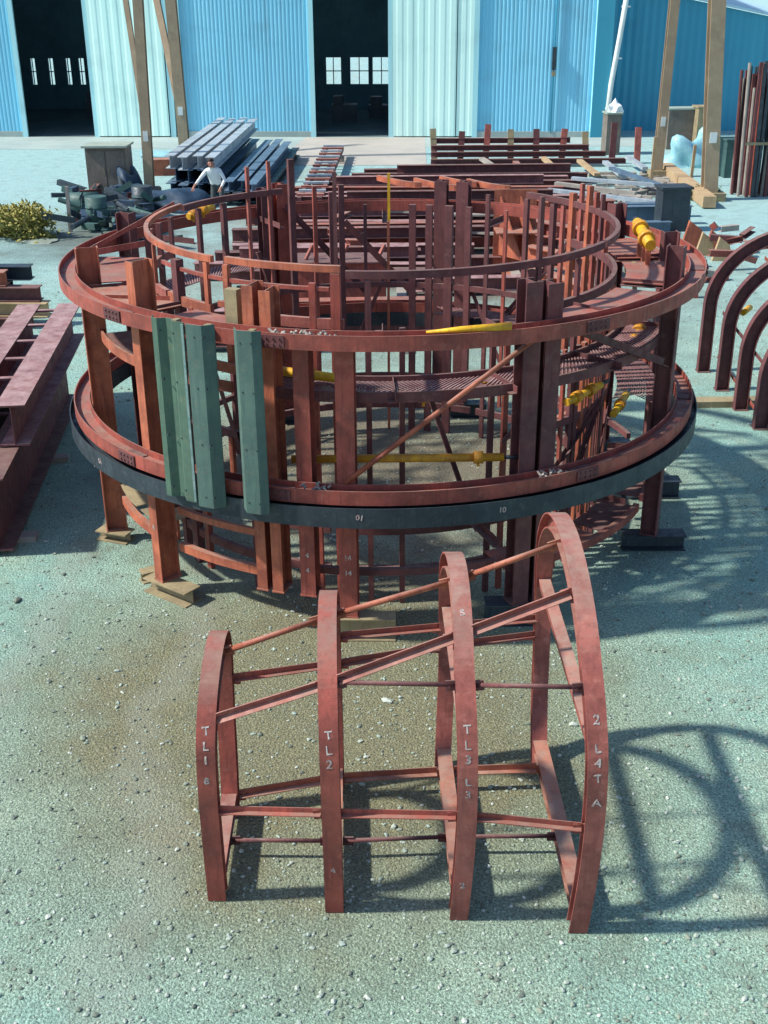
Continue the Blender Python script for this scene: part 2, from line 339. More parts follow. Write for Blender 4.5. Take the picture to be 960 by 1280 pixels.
runs('ground_brace', [Vector((rib_back(i, .2).x, y, .17)) for i, y in zip(range(4), (7.38, 7.6, 7.68, 7.72))], lambda b, p, q: b.bar(p, q, prof_l(.05, .06, .007)), 'primer_orange')
runs('floor_brace', [Vector((rib_front(i, .2).x+.0, y, .17)) for i, y in zip(range(4), (6.88, 6.86, 6.9, 6.9))], lambda b, p, q: b.tube(p, q, .016), 'primer_dark')
# chalk numbering on the ribs' outer faces
def chalk(i, marks):
    for txt, z, s in marks:
        a, b = rib_front(i, z-.02), rib_front(i, z+.02); d = (b-a).normalized(); n = Vector((1, 0, 0)).cross(d)
        lettering(txt, s, (a+b)/2+n*.002, (1, 0, 0), d, ribs[i])
chalk(0, [('T', 1.47, .1), ('L', 1.37, .11), ('1', 1.27, .11), ('8', 1.1, .09)])
chalk(1, [('T', 1.53, .1), ('L', 1.43, .11), ('2', 1.33, .11), ('4', .42, .08), ('8', 2.08, .1)])
chalk(2, [('8', 2.33, .09), ('S', 2.2, .09), ('T', 1.63, .1), ('L', 1.53, .11), ('3', 1.43, .11), ('L', 1.26, .1), ('3', 1.16, .1), ('2', .35, .09)])
chalk(3, [('7', 2.56, .09), ('2', 1.78, .11), ('L', 1.6, .11), ('4', 1.5, .11), ('T', 1.39, .1), ('A', 1.2, .11)])

# ------------------------------------------------------------------ the big circular frame
CX, CY = .0, 14.82
ZG = -.58; RS = CH/(CH-ZG)      # the ring is laid out in its own units, ground at ZG, then set to its real size
before = set(bpy.data.objects)
def pol(r, a, z): return Vector((CX+r*math.sin(R(a)), CY-r*math.cos(R(a)), z))
CFm = thing('circular_steel_frame', 'huge circular red steel assembly of two stacked ring beams on columns', 'ring frame', (CX, CY, 0))
def ringh(r0, r1, z0, z1, t=.013):    # H section lying on its side: two upright flanges and a level web
    zm = (z0+z1)/2; w = .006
    return [(r0, z0), (r0+t, z0), (r0+t, zm-w), (r1-t, zm-w), (r1-t, z0), (r1, z0), (r1, z1), (r1-t, z1), (r1-t, zm+w), (r0+t, zm+w), (r0+t, z1), (r0, z1)]
ZU, ZL = 2.91, 1.13
for nm, prof, mt, lab in (('ring_beam', ringh(3.8, 4.0, ZU-.155, ZU), 'primer', 'upper red ring beam'), ('ring_beam', ringh(3.8, 4.0, ZL, ZL+.155), 'primer', 'lower red ring beam'), ('base_ring', ringh(3.79, 4.07, ZL-.225, ZL-.004), 'dark_steel', 'dark unpainted rolled ring under the lower ring beam')):
    b = MB(); b.revolve(prof, CX, CY, 0, 360, 144, True); o = b.build(nm, mt, CFm); o['label'] = lab
    if nm == 'base_ring':
        for a, t in ((-53, '01'), (-20, '01'), (-3.5, '01'), (17.5, '10')):
            p = pol(4.072, a, ZL-.105); lettering(t, .105, p, (math.cos(R(a)), math.sin(R(a)), 0), (0, 0, 1), o)
    elif 'upper' in lab: upper = o
    else: lower = o
# splice plates with bolts on the ring beams
for par, z in ((upper, ZU-.078), (lower, ZL+.078)):
    for a in (-45.5, -16, 33, 78, 130, 180, 232):
        b = MB(); b.box(pol(4.007, a, z), (.3, .012, .12), R(a)); b.box(pol(3.9, a, z+.012), (.28, .16, .012), R(a))
        for k in (-.1, -.035, .035, .1):
            for h in (-.03, .03): q = pol(4.013, a, z+h)+Vector((math.cos(R(a)), math.sin(R(a)), 0))*k; b.tube(q, q+pol(.014, a, 0)-pol(0, a, 0), .011, 6)
        b.build('splice_plate', 'primer_dark', par)
def column(a, z0, z1, w=.19, r=3.69, mat='primer', foot=True, name='column', h=None):
    h = h or w; r = 3.785-h/2
    b = MB(); b.bar(pol(r, a, z0), pol(r, a, z1), prof_h(w, h, .014, .01), pol(1, a, 0)-pol(0, a, 0)); c = b.build(name, mat, CFm)
    if foot:
        f = MB(); q = pol(r, a, z0-.008); f.box(q, (w+.02, h+.02, .016), R(a)); f.build('foot_plate', mat, c)
    return c
colm = {}
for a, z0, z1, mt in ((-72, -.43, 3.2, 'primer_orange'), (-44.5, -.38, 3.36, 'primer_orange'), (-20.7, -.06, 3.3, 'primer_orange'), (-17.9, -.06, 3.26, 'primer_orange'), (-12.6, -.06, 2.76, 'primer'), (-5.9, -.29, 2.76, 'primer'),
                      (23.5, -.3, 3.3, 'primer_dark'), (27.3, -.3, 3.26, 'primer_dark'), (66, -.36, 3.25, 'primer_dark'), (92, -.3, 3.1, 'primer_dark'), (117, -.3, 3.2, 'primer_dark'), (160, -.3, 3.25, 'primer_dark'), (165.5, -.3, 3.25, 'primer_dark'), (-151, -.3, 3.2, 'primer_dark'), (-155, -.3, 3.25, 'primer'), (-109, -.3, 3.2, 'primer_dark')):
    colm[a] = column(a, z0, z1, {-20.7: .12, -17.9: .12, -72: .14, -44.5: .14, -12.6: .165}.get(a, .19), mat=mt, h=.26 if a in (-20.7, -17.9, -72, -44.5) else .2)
for a, t in ((-5.9, '14'), (-12.6, '4'), (-44.5, '8')):
    for z in ((.42, .24) if a > -20 else (.3,)):
        p = pol(3.788, a, z); lettering(t, .1, p, (math.cos(R(a)), math.sin(R(a)), 0), (0, 0, 1), colm[a])
# decks
def annulus(name, r0, r1, z, a0, a1, mat, t=.012):
    b = MB(); b.revolve([(r0, z), (r1, z), (r1, z+t), (r0, z+t)], CX, CY, a0, a1)
    return b.build(name, mat, CFm)
for a0, a1, mt in ((-98, -74, 'primer'), (-70, -47, 'primer_orange'), (-42, -24, 'primer'), (30, 63, 'primer'), (69, 90, 'primer'), (94, 114, 'primer')): annulus('deck_plate', 3.06, 3.79, 2.735, a0, a1, mt)
for a0, a1, mt in ((-84, -58, 'khaki'), (-56, -47, 'khaki'), (22, 46, 'primer'), (48, 63, 'primer_dark'), (68, 88, 'primer_dark')): annulus('lower_deck_plate', 3.06, 3.56, .2 if a0 < 0 else .03, a0, a1, mt)
def mesh_deck(a0, a1, z, r0, r1):
    b = MB(); n = int((a1-a0)*math.pi/180*3.3/.055); k = (r1-r0)/3.3*57.3
    for i in range(n):
        a = a0+(a1-a0)*i/n
        b.bar(pol(r0, a, z), pol(r1, a+k, z), prof_box(.014, .008)); b.bar(pol(r0, a+k, z+.009), pol(r1, a, z+.009), prof_box(.014, .008))
    return b.build('mesh_deck', 'dusty_primer', CFm)
for a0, a1 in ((-22, 14), (16, 40), (42, 76), (-70, -53)): mesh_deck(a0, a1, 2.15, 3.06, 3.56)
for a0, a1 in ((68, 110), (130, 158), (-150, -112)): mesh_deck(a0, a1, 1.3 if a0 > 0 else 2.15, 3.06, 3.56)
for a0, a1 in ((-23, 78), (-72, -26)):
    for r in (3.04, 3.57): b = MB(); b.revolve([(r, 2.1), (r+.03, 2.1), (r+.03, 2.215), (r, 2.215)], CX, CY, a0, a1); b.build('deck_edge', 'primer_dark' if a0 > -24 else 'primer_orange', CFm)
annulus('deck_plate', 3.06, 3.55, 2.18, -70, -52, 'primer_dark')
# inner rings
def inner(z0, z1, a0, a1, mat, r0=2.895, r1=2.95, name='inner_ring'): b = MB(); b.revolve([(r0, z0), (r1, z0), (r1, z1), (r0, z1)], CX, CY, a0, a1); return b.build(name, mat, CFm)
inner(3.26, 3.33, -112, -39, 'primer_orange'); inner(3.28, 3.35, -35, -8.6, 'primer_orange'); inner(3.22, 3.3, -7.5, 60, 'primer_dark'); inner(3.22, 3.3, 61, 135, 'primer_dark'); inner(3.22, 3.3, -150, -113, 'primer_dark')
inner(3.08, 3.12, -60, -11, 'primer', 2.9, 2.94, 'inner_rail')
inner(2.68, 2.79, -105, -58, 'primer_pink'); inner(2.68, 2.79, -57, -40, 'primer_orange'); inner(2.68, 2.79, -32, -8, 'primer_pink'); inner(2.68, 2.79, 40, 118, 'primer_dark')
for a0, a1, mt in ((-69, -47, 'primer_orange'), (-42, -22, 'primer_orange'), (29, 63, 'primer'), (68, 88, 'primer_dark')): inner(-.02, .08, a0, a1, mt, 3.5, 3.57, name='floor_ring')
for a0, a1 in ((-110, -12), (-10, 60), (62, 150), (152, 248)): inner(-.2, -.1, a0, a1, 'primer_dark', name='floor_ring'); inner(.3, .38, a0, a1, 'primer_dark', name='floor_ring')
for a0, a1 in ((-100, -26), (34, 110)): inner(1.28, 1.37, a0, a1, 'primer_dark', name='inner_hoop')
inner(1.75, 1.83, 100, 260, 'primer_dark', name='inner_hoop')
for a0, a1 in ((-15, 20), (100, 158), (168, 206)): inner(.1, .18, a0, a1, 'primer_dark', 3.5, 3.56, name='floor_rail')
inner(.45, .53, -42, -22, 'primer_orange', 3.5, 3.55, name='floor_rail'); inner(.5, .57, 24, 60, 'primer_dark', name='floor_rail')
inner(1.3, 1.38, 32, 92, 'primer_orange', 2.83, 2.89);
# inner posts
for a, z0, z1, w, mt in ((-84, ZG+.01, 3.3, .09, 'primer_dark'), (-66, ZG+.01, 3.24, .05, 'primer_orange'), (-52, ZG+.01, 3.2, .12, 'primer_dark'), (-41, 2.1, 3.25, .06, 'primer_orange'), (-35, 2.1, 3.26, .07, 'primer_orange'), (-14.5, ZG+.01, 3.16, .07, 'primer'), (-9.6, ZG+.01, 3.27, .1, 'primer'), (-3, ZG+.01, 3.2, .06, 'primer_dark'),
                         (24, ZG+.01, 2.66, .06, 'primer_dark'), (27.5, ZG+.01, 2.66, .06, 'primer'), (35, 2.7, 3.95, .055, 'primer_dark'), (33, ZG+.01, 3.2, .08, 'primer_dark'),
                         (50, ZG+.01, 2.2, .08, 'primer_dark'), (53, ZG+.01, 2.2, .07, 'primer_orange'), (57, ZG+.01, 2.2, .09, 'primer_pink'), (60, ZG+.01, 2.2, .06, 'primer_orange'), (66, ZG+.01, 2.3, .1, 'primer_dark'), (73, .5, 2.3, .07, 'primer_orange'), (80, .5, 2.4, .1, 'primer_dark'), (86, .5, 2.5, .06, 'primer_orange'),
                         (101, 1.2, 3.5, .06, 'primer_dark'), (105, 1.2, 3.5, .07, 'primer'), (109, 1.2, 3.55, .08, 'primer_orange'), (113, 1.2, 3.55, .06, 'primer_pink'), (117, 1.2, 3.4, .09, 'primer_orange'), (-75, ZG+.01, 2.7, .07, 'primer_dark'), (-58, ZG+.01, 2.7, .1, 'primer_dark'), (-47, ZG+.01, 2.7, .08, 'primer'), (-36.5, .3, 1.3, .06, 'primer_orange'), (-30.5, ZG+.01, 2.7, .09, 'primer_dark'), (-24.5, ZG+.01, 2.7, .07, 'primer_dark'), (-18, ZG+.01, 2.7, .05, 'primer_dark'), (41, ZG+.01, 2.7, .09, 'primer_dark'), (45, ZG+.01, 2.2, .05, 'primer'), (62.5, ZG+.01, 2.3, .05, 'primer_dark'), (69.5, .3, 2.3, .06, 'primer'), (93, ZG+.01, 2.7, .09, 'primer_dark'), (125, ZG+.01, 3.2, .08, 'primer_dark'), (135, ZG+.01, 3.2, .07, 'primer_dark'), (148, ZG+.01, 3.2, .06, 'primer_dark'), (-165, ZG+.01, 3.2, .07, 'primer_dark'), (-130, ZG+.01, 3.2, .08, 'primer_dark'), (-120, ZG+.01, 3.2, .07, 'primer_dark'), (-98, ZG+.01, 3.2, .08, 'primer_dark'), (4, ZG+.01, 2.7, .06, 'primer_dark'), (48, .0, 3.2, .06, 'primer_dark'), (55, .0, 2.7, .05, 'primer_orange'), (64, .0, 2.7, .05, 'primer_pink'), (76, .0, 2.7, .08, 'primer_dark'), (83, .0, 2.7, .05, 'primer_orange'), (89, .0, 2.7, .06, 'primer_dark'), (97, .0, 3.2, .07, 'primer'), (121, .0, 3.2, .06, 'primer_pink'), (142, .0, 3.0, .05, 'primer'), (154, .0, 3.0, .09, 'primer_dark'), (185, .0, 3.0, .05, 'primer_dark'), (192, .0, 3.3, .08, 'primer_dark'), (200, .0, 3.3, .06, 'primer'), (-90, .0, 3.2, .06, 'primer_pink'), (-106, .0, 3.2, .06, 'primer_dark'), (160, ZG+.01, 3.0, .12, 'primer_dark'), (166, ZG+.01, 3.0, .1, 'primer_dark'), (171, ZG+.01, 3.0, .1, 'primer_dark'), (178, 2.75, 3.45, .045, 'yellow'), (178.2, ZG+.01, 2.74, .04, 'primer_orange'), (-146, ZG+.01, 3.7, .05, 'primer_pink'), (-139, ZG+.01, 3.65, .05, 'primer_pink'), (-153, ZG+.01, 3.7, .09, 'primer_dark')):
    if z1-z0 < .8: w *= .9
    b = MB(); b.bar(pol(2.925, a, z0), pol(2.925, a, z1), prof_box(w, w*.8), pol(1, a, 0)-pol(0, a, 0)); b.build('inner_post', mt, CFm)
b = MB(); b.bar(pol(2.87, -9.6, 2.7), pol(2.87, -9.6, 4.28), prof_box(.04, .045)); b.build('tall_rod', 'primer_dark', CFm)
# braces
def brace(p, q, mat, w=.07, kind='L', name='diagonal_brace'):
    b = MB()
    if kind == 'L': b.bar(p, q, prof_l(w, w, .009))
    else: b.tube(p, q, w/2)
    return b.build(name, mat, CFm)
brace(pol(3.81, -6, 1.3), pol(3.8, 24, 2.74), 'primer_orange', .055, 'tube')
brace(pol(3.7, 31, 2.72), pol(3.7, 62, 1.9), 'primer_dark', .09); brace(pol(3.0, 48, 2.1), pol(3.0, 27, 1.3), 'primer_dark', .07); brace(pol(3.0, 34, .4), pol(3.0, 60, 1.4), 'primer_dark', .06)
brace(pol(3.6, 150, 1.0), pol(3.6, 128, 2.6), 'primer_dark', .1); brace(pol(3.6, 172, 1.4), pol(3.6, 190, 2.6), 'primer_dark', .1); brace(pol(3.6, 205, 2.9), pol(3.6, 185, 1.5), 'primer_dark', .1)
for a, z0, b_, z1 in ((8, 2.1, 20, .3), (-28, .3, -40, 2.1), (44, .1, 58, 1.3), (75, 1.3, 62, .1), (100, 2.6, 114, .4), (140, .3, 156, 2.0), (178, 2.0, 192, .3), (205, .4, 218, 2.4)): brace(pol(3.0, a, z0), pol(3.0, b_, z1), 'primer_dark', .06)
brace(pol(3.65, -62, 2.7), pol(3.05, -52, 2.72), 'primer', .08); brace(pol(3.0, -112, 3.3), pol(3.7, -95, 2.9), 'primer_pink', .06); brace(pol(3.0, -100, 2.9), pol(3.7, -90, 2.86), 'primer_pink', .08)
for a in (-70, -48, -26, 0, 21, 44, 70, 95, 120, 150, 180, 210, 240): brace(pol(3.04, a, 2.7), pol(3.8, a, 2.7), 'primer_dark', .08, name='radial_bracket')
for a in (-70, -46, 20, 50, 80): brace(pol(3.0, a, .4), pol(3.7, a, .4), 'primer_dark', .08, name='radial_bracket')
for a in (2, 22, 45, 74): brace(pol(3.05, a, 2.13), pol(3.7, a, 2.13), 'primer_dark', .08, name='radial_bracket')
# U shaped rail frames above the deck at the front
for a0, a1, z in ((-34.5, -10.4, 2.98),):
    inner(2.86, 2.92, -34, -29, 'primer_orange', 3.1, 3.15, 'rail_frame')
b = MB(); b.box(pol(3.68, -24, 2.98), (.14, .1, .5), R(-24)); b.build('bracket_block', 'khaki', CFm)
# adjustable props
def prop(p, q, r, mat, par=CFm, collars=(.9,), name='prop_pipe'):
    b = MB(); b.tube(p, q, r); o = b.build(name, mat, par); p, q = Vector(p), Vector(q); d = (q-p).normalized()
    for t in collars: c = MB(); m = p.lerp(q, t); c.tube(m-d*.05, m+d*.05, r*1.5); c.bar(m-Vector((0, 0, .1)), m+Vector((0, 0, .06)), prof_box(.03, .03)); c.build('collar', 'mustard', o)
    e = MB(); e.tube(q, q+d*.16, r*.5); e.build('screw_end', 'dark_steel', o); return o
prop((-.98, 11.45, 1.4), (1.28, 11.5, 1.39), .045, 'mustard', collars=(.88,))
prop(pol(3.3, -27, 2.3), pol(3.3, -8, 2.26), .05, 'yellow', collars=(.35, .7))
prop(pol(3.1, 14, 2.05), pol(3.1, 30, 1.98), .05, 'mustard', collars=(.5, .6, .7, .8)); prop(pol(3.25, 12, 2.02), pol(3.25, 3, 2.04), .04, 'yellow', collars=(.5,))
prop(pol(3.2, 40, 1.7), pol(3.2, 52, 1.75), .045, 'yellow', collars=(.3, .7)); prop(pol(3.2, 60, 1.25), pol(3.2, 72, 1.3), .045, 'yellow', collars=(.5,)); prop(pol(3.2, 20, .6), pol(3.2, 6, .55), .04, 'mustard', collars=(.4,))
prop(pol(3.35, 84, 3.02), pol(3.35, 98, 3.15), .07, 'yellow', collars=(.3, .75)); prop(pol(3.3, 62, 2.05), pol(3.3, 74, 2.12), .065, 'yellow', collars=(.3, .8))
prop(pol(3.2, -122, 3.05), pol(3.2, -131, 3.12), .045, 'yellow', collars=(.2, .6)); 
for a in (87, 91, 95): b = MB(); b.bar(pol(3.35, a, 2.74), pol(3.35, a, 3.0), prof_box(.06, .06)); b.build('prop_stand', 'primer_orange', CFm)
for a in (84, 92): b = MB(); b.bar(pol(3.2, a, 2.45), pol(3.2, a+5, 2.75), prof_box(.05, .05)); b.build('prop_stand', 'khaki', CFm)
# loose bolts and offcuts heaped on the ring's front
for a, z in ((-14, ZU-.07), (-9, ZU-.07), (-10.5, ZL+.1), (27, ZL+.1)):
    b = MB()
    for k in range(16): q = pol(3.9+random.uniform(-.06, .06), a+random.uniform(-2.4, 2.4), z+random.uniform(.01, .05)); b.bar(q, q+Vector((random.uniform(-.05, .05), random.uniform(-.03, .03), .03)), prof_t(.013, 6))
    b.build('bolt_heap', 'grey_wood', CFm)['kind'] = 'stuff'
b = MB(); b.box(pol(3.84, -74, .5), (.1, .02, .17), R(-71)); b.build('name_tag', 'weld', CFm)

# green sheets hung on the outside of the rings
def sheet(label, a0, a1, folds, z0, z1, mat, seam=None):
    n = len(folds); am = (a0+a1)/2; t = thing('steel_sheet_panel', label, 'sheet panel', tuple(pol(4.15, am, z0)), 'green trough sheets on the ring')
    b = MB(); prof = []
    for k, d in enumerate(folds): prof.append((a0+(a1-a0)*k/(n-1), 4.11+d))
    out = [pol(r, a, 0) for a, r in prof]; inn = [pol(r-.012, a, 0) for a, r in prof][::-1]; P = out+inn
    b.strip([[p+Vector((0, 0, z)) for p in P] for z in (z0, z1)]); b.build('sheet', mat, t)
    k = MB()
    for z in (z0+.12, z0+.7, z0+1.3, z1-.12):
        for a in (a0+(a1-a0)*.35, a0+(a1-a0)*.72): k.tube(pol(4.19, a, z), pol(4.216, a, z), .009, 6)
    k.build('fixings', 'dark_steel', t)
    if seam is not None:
        a, d = seam; s = MB(); s.path([pol(4.115+d, a, z) for z in (z0+.02, z0+.6, z0+1.2, z1-.02)], prof_box(.022, .02), (1, 0, 0)); s.build('seam', 'weld', t)
    c = MB(); c.bar(pol(4.06, am, z1-.06), pol(3.98, am, z1-.06), prof_box(.06, .05)); c.build('hook', 'khaki', t)
sheet('widest green sheet, at the end of the row, with a narrow folded edge', -34.2, -27.6, (0, .09, .09, .03, .03, .1, .1, .1), 1.06, 2.985, 'sheet_green', (-27.8, .1))
sheet('green blue sheet sharing a pale welded seam with the widest sheet', -27.3, -23.6, (.1, .1, .095, .0), 1.03, 2.975, 'sheet_blue')
sheet('narrow green sheet standing apart past a dark gap', -20.6, -16.3, (.0, .1, .1, .1, .06), 1.05, 2.97, 'sheet_blue')
# loose things on the frame
b = MB(); b.strip([[Vector((x, y, z))+Vector((0, r*math.cos(t*math.pi/5), r*math.sin(t*math.pi/5))) for t in range(10)] for x, y, z, r in ((.42, 10.98, 2.905, .012), (.75, 10.98, 2.93, .03), (1.25, 11.0, 2.955, .04))], smooth=True)
solo(b, 'tapered_pipe', 'yellow', 'bright yellow tapered pipe lying loose on top of the upper ring', 'pipe')

# packing under the column feet
def hstub(p, q, w, h, mat, label, group='steel stubs packed under the columns', name='support_stub'):
    b = MB(); p, q = Vector(p)+Vector((0, 0, ZG)), Vector(q)+Vector((0, 0, ZG)); b.bar(p+Vector((0, 0, h/2)), q+Vector((0, 0, h/2)), prof_h(w, h, .016, .012)); return solo(b, name, mat, label, 'support block', group)
c = pol(3.69, -44.5, 0); hstub(c+Vector((-.2, .12, 0)), c+Vector((.36, -.3, 0)), .26, .185, 'khaki', 'khaki steel stub under the column beside the widest green sheet')
c2 = c+Vector((-.1, .36, 0)); hstub(c2+Vector((-.25, -.1, 0)), c2+Vector((.12, .12, 0)), .16, .14, 'khaki', 'short khaki offcut lying behind the khaki stub near the green sheets', None, 'steel_offcut')
c = pol(3.69, -72, 0); hstub(c+Vector((-.2, .06, 0)), c+Vector((.22, -.1, 0)), .24, .135, 'khaki', 'khaki steel stub under the column with a pale tag')
c = pol(3.69, -5.9, 0); hstub(c+Vector((-.32, -.03, 0)), c+Vector((.5, -.05, 0)), .2, .275, 'khaki', 'long brown steel stub under the column marked 14')
for a, l in ((23.5, 'dark steel stub under the double column behind the tallest arch rib'), (92, 'steel stub under the column behind the yellow couplers'), (66, 'steel stub under the dark column standing nearest the arch set'), (117, 'steel stub under the far column on the side of the orange bracket'), (160, 'steel stub under the double column at the back of the ring'), (-153, 'steel stub under the twin columns at the back near the grey beams'), (-109, 'steel stub under the dark column near the long box girder')):
    c = pol(3.69, a, -0); hstub(c+Vector((-.35, 0, 0)), c+Vector((.45, 0, 0)), .24, .205 if a == 66 else .265, 'dark_steel', l)

for o in set(bpy.data.objects)-before:
    if o.parent is None: o.location = Vector((0, 0, CH))+(o.location-Vector((0, 0, CH)))*RS; o.scale = (RS, RS, RS)
# ------------------------------------------------------------------ second arch set at the edge of the yard
AF = thing('arch_rib_set', 'dark red arch ribs standing one behind another beside the ring frame', 'rib frame', (6.9, 17.3, 0))
for k, (X0, Y, zt) in enumerate(((5.42, 18.9, 2.32), (5.47, 17.9, 2.22), (5.5, 16.95, 2.08), (5.55, 16.1, 1.95))):
    rr = 1.4; zc = zt-rr*.85; pts = []
    for j in range(8): pts.append((X0, Y, .01+(zc-.01)*j/8))
    for j in range(37): a = math.pi-math.pi*j/36; pts.append((X0+rr+rr*math.cos(a), Y, zc+.85*rr*math.sin(a)))
    for j in range(7, -1, -1): pts.append((X0+2*rr, Y, .01+(zc-.01)*j/8))
    b = MB(); b.path(pts, prof_h(.13, .2, .012, .01), (0, 1, 0)); rb = b.build('rib', 'primer_dark', AF)
    for s in (X0, X0+2*rr): f = MB(); f.box((s, Y, .006), (.22, .2, .012)); f.build('foot_plate', 'primer_dark', rb)
for x, z, mt in ((5.62, 1.0, 'primer_dark'), (5.62, .25, 'primer'), (6.2, 1.9, 'primer_orange'), (8.4, 1.0, 'primer_dark'), (8.4, .25, 'primer')): b = MB(); b.bar((x, 16.17, z-.2), (x, 18.83, z), prof_l(.06, .06, .008)); b.build('brace', mt, AF)
for y, z in ((17.95, 1.25), (16.2, 1.15)): b = MB(); b.tube((5.68, y, z), (5.85, y+.22, z+.03), .05); b.build('prop_collar', 'yellow', AF)

# ------------------------------------------------------------------ long box girder beside the ring (laid out in the ring's units too)
before = set(bpy.data.objects)
def girder(label, dx, z0, h, ya, yb, mat, rails=True):
    t = thing('box_girder', label, 'girder', (-5.45+dx, (ya+yb)/2, 0), 'girders standing beside the ring')
    d = Vector((-.1, 1, 0)).normalized(); s = Vector((1, .1, 0)).normalized()
    base = Vector((-5.42+dx, (ya+yb)/2, 0)); L = (yb-ya)/2
    for k in (-.34, .34):
        c = base+s*k; b = MB(); b.bar(c-d*L+Vector((0, 0, z0+h/2)), c+d*L+Vector((0, 0, z0+h/2)), prof_h(.38, h, .025, .014)); b.build('side_beam', mat, t)
    if rails:
        for j in range(6):
            c = base+d*(-L+.35+j*(2*L-.7)/5); b = MB(); b.bar(c-s*.19+Vector((0, 0, z0+h-.03)), c+s*.19+Vector((0, 0, z0+h-.03)), prof_box(.1, .03)); b.build('batten', mat, t)
    return t
girder('purple red girder pair with ladder battens topping the stack beside the ring', -.02, .5, .56, 14.2, 19.6, 'dusty_primer')
girder('deep dark red girder pair underneath the battened girders', -.1, ZG+.08, .98, 13.1, 19.3, 'primer_dark')
for Y in (13.6, 16.4, 18.9): b = MB(); b.box((-5.45-(Y-16.4)*.1, Y, ZG+.04), (1.3, .18, .08), R(6)); solo(b, 'timber_sleeper', 'grey_wood', 'grey timber sleeper under the girder stack beside the ring', 'timber', 'sleepers under the girders')
for o in set(bpy.data.objects)-before:
    if o.parent is None: o.location = Vector((0, 0, CH))+(o.location-Vector((0, 0, CH)))*RS; o.scale = (RS, RS, RS)

# ------------------------------------------------------------------ steel lying behind the ring
def beam(p, q, w, h, mat, label, name='steel_beam', group=None, sec='h', z=0.0, cat='beam'):
    b = MB(); p, q = Vector(p), Vector(q); e = Vector((0, 0, h/2+z))
    b.bar(p+e, q+e, prof_h(w, h, .016, .012) if sec == 'h' else (prof_c(w, h, .014) if sec == 'c' else prof_box(w, h)))
    return solo(b, name, mat, label, cat, group)
random.seed(21)
rows = [(20.3, -4.2, -1.2, 0), (21.0, -3.4, 1.5, 0), (21.5, -3.9, 1.2, 0), (22.4, -2.6, .9, 0), (25.2, -3.3, 2.6, .0), (25.8, -4.2, 1.1, 0), (26.5, -3.5, 3.4, 0), (27.2, -3.9, .9, 0), (28.0, -3.6, 2.2, 0), (28.9, -3.0, 4.4, 0), (29.8, -3.8, 3.9, 0), (30.9, -3.1, 5.2, 0), (32.0, -3.7, 4.6, 0), (33.2, -3.4, 5.4, 0), (34.6, -3.3, 5.9, 0), (36.2, -3.0, 5.5, 0), (37.6, -2.2, 6.3, 0), (38.6, -1.6, 6.0, 0), (39.6, -1.0, 6.8, 0), (40.6, -.6, 6.4, 0), (24.4, .6, 3.6, 0), (30.3, -2.2, 3.0, 0), (32.6, 0, 5.0, 0), (35.4, -3.2, 3.4, 0)]
for k, (Y, x0, x1, z) in enumerate(rows):
    mt = ('primer_dark', 'primer_dark', 'dusty_primer', 'primer', 'primer_dark', 'dusty_primer')[k % 6]; dy = random.uniform(-.12, .12)
    beam((x0, Y-dy, .1), (x1, Y+dy, .1), .3, random.uniform(.26, .36), mt, 'rust red steel beam lying in the rows between the ring and the shed', group='beams in rows behind the ring', z=.0)
for k, (Y, x0, x1) in enumerate(((26.1, -3.2, .8), (28.4, -2.8, 2.9), (31.4, -2.4, 3.4), (33.9, -1.0, 4.9), (36.8, -1.5, 5.0), (39.2, .5, 6.2))):
    beam((x0, Y, .42), (x1, Y+.15, .42), .26, .26, 'primer_dark' if k % 2 else 'dusty_primer', 'rust red steel beam of the upper tier in the rows behind the ring', group='upper beams in rows behind the ring')
for X in (-2.2, .4, 3.0):
    b = MB(); b.bar((X, 20.0, .05), (X, 38.2, .05), prof_box(.2, .1)); solo(b, 'timber_sleeper', 'grey_wood', 'long timber bearer under the beam rows behind the ring', 'timber', 'bearers under the beam rows')
for p, q, lab in (((417, 278), (440, 268), 'short pale offcut of channel pointing up among the beams'), ((414, 292), (457, 290), 'short channel with an upturned end on the beam rows'), ((437, 305), (458, 306), 'smallest channel offcut in front of the other offcuts')):
    beam(at(*p, .75), at(*q, .75), .18, .14, 'primer_pink', lab, 'channel_offcut', sec='c', cat='offcut')
for p, q in (((545, 270), (690, 272)), ((548, 288), (640, 296)), ((430, 262), (520, 266))):
    beam(at(*p, .5), at(*q, .5), .3, .05, 'grey_wood', 'tan plank lying across the beam rows behind the ring', 'timber_plank', 'planks on the beam rows', 'box', cat='plank')
# red box behind the inner rail
RB = thing('red_steel_box', 'large flat sided red steel box behind the ring rail', 'steel box', (-.9, 23.6, 0))
b = MB(); b.box((-.85, 23.6, .55), (1.85, .8, .78)); b.build('body', 'primer', RB)
b = MB(); b.box((-.85, 23.6, .957), (2.0, .95, .03)); b.build('lid_flange', 'primer_dark', RB)
for x in (-1.55, -.85, -.1): b = MB(); b.bar((x, 23.4, .975), (x+.15, 23.5, 1.25), prof_box(.07, .05)); b.build('lug', 'primer_pink', RB)
for x in (-1.6, -.1): b = MB(); b.box((x, 23.6, .08), (.2, .8, .16)); b.build('skid', 'primer_dark', RB)
beam(at(355, 400), at(420, 404), .25, .25, 'primer_orange', 'orange lit steel beam on the ground just inside the ring back', z=.0)
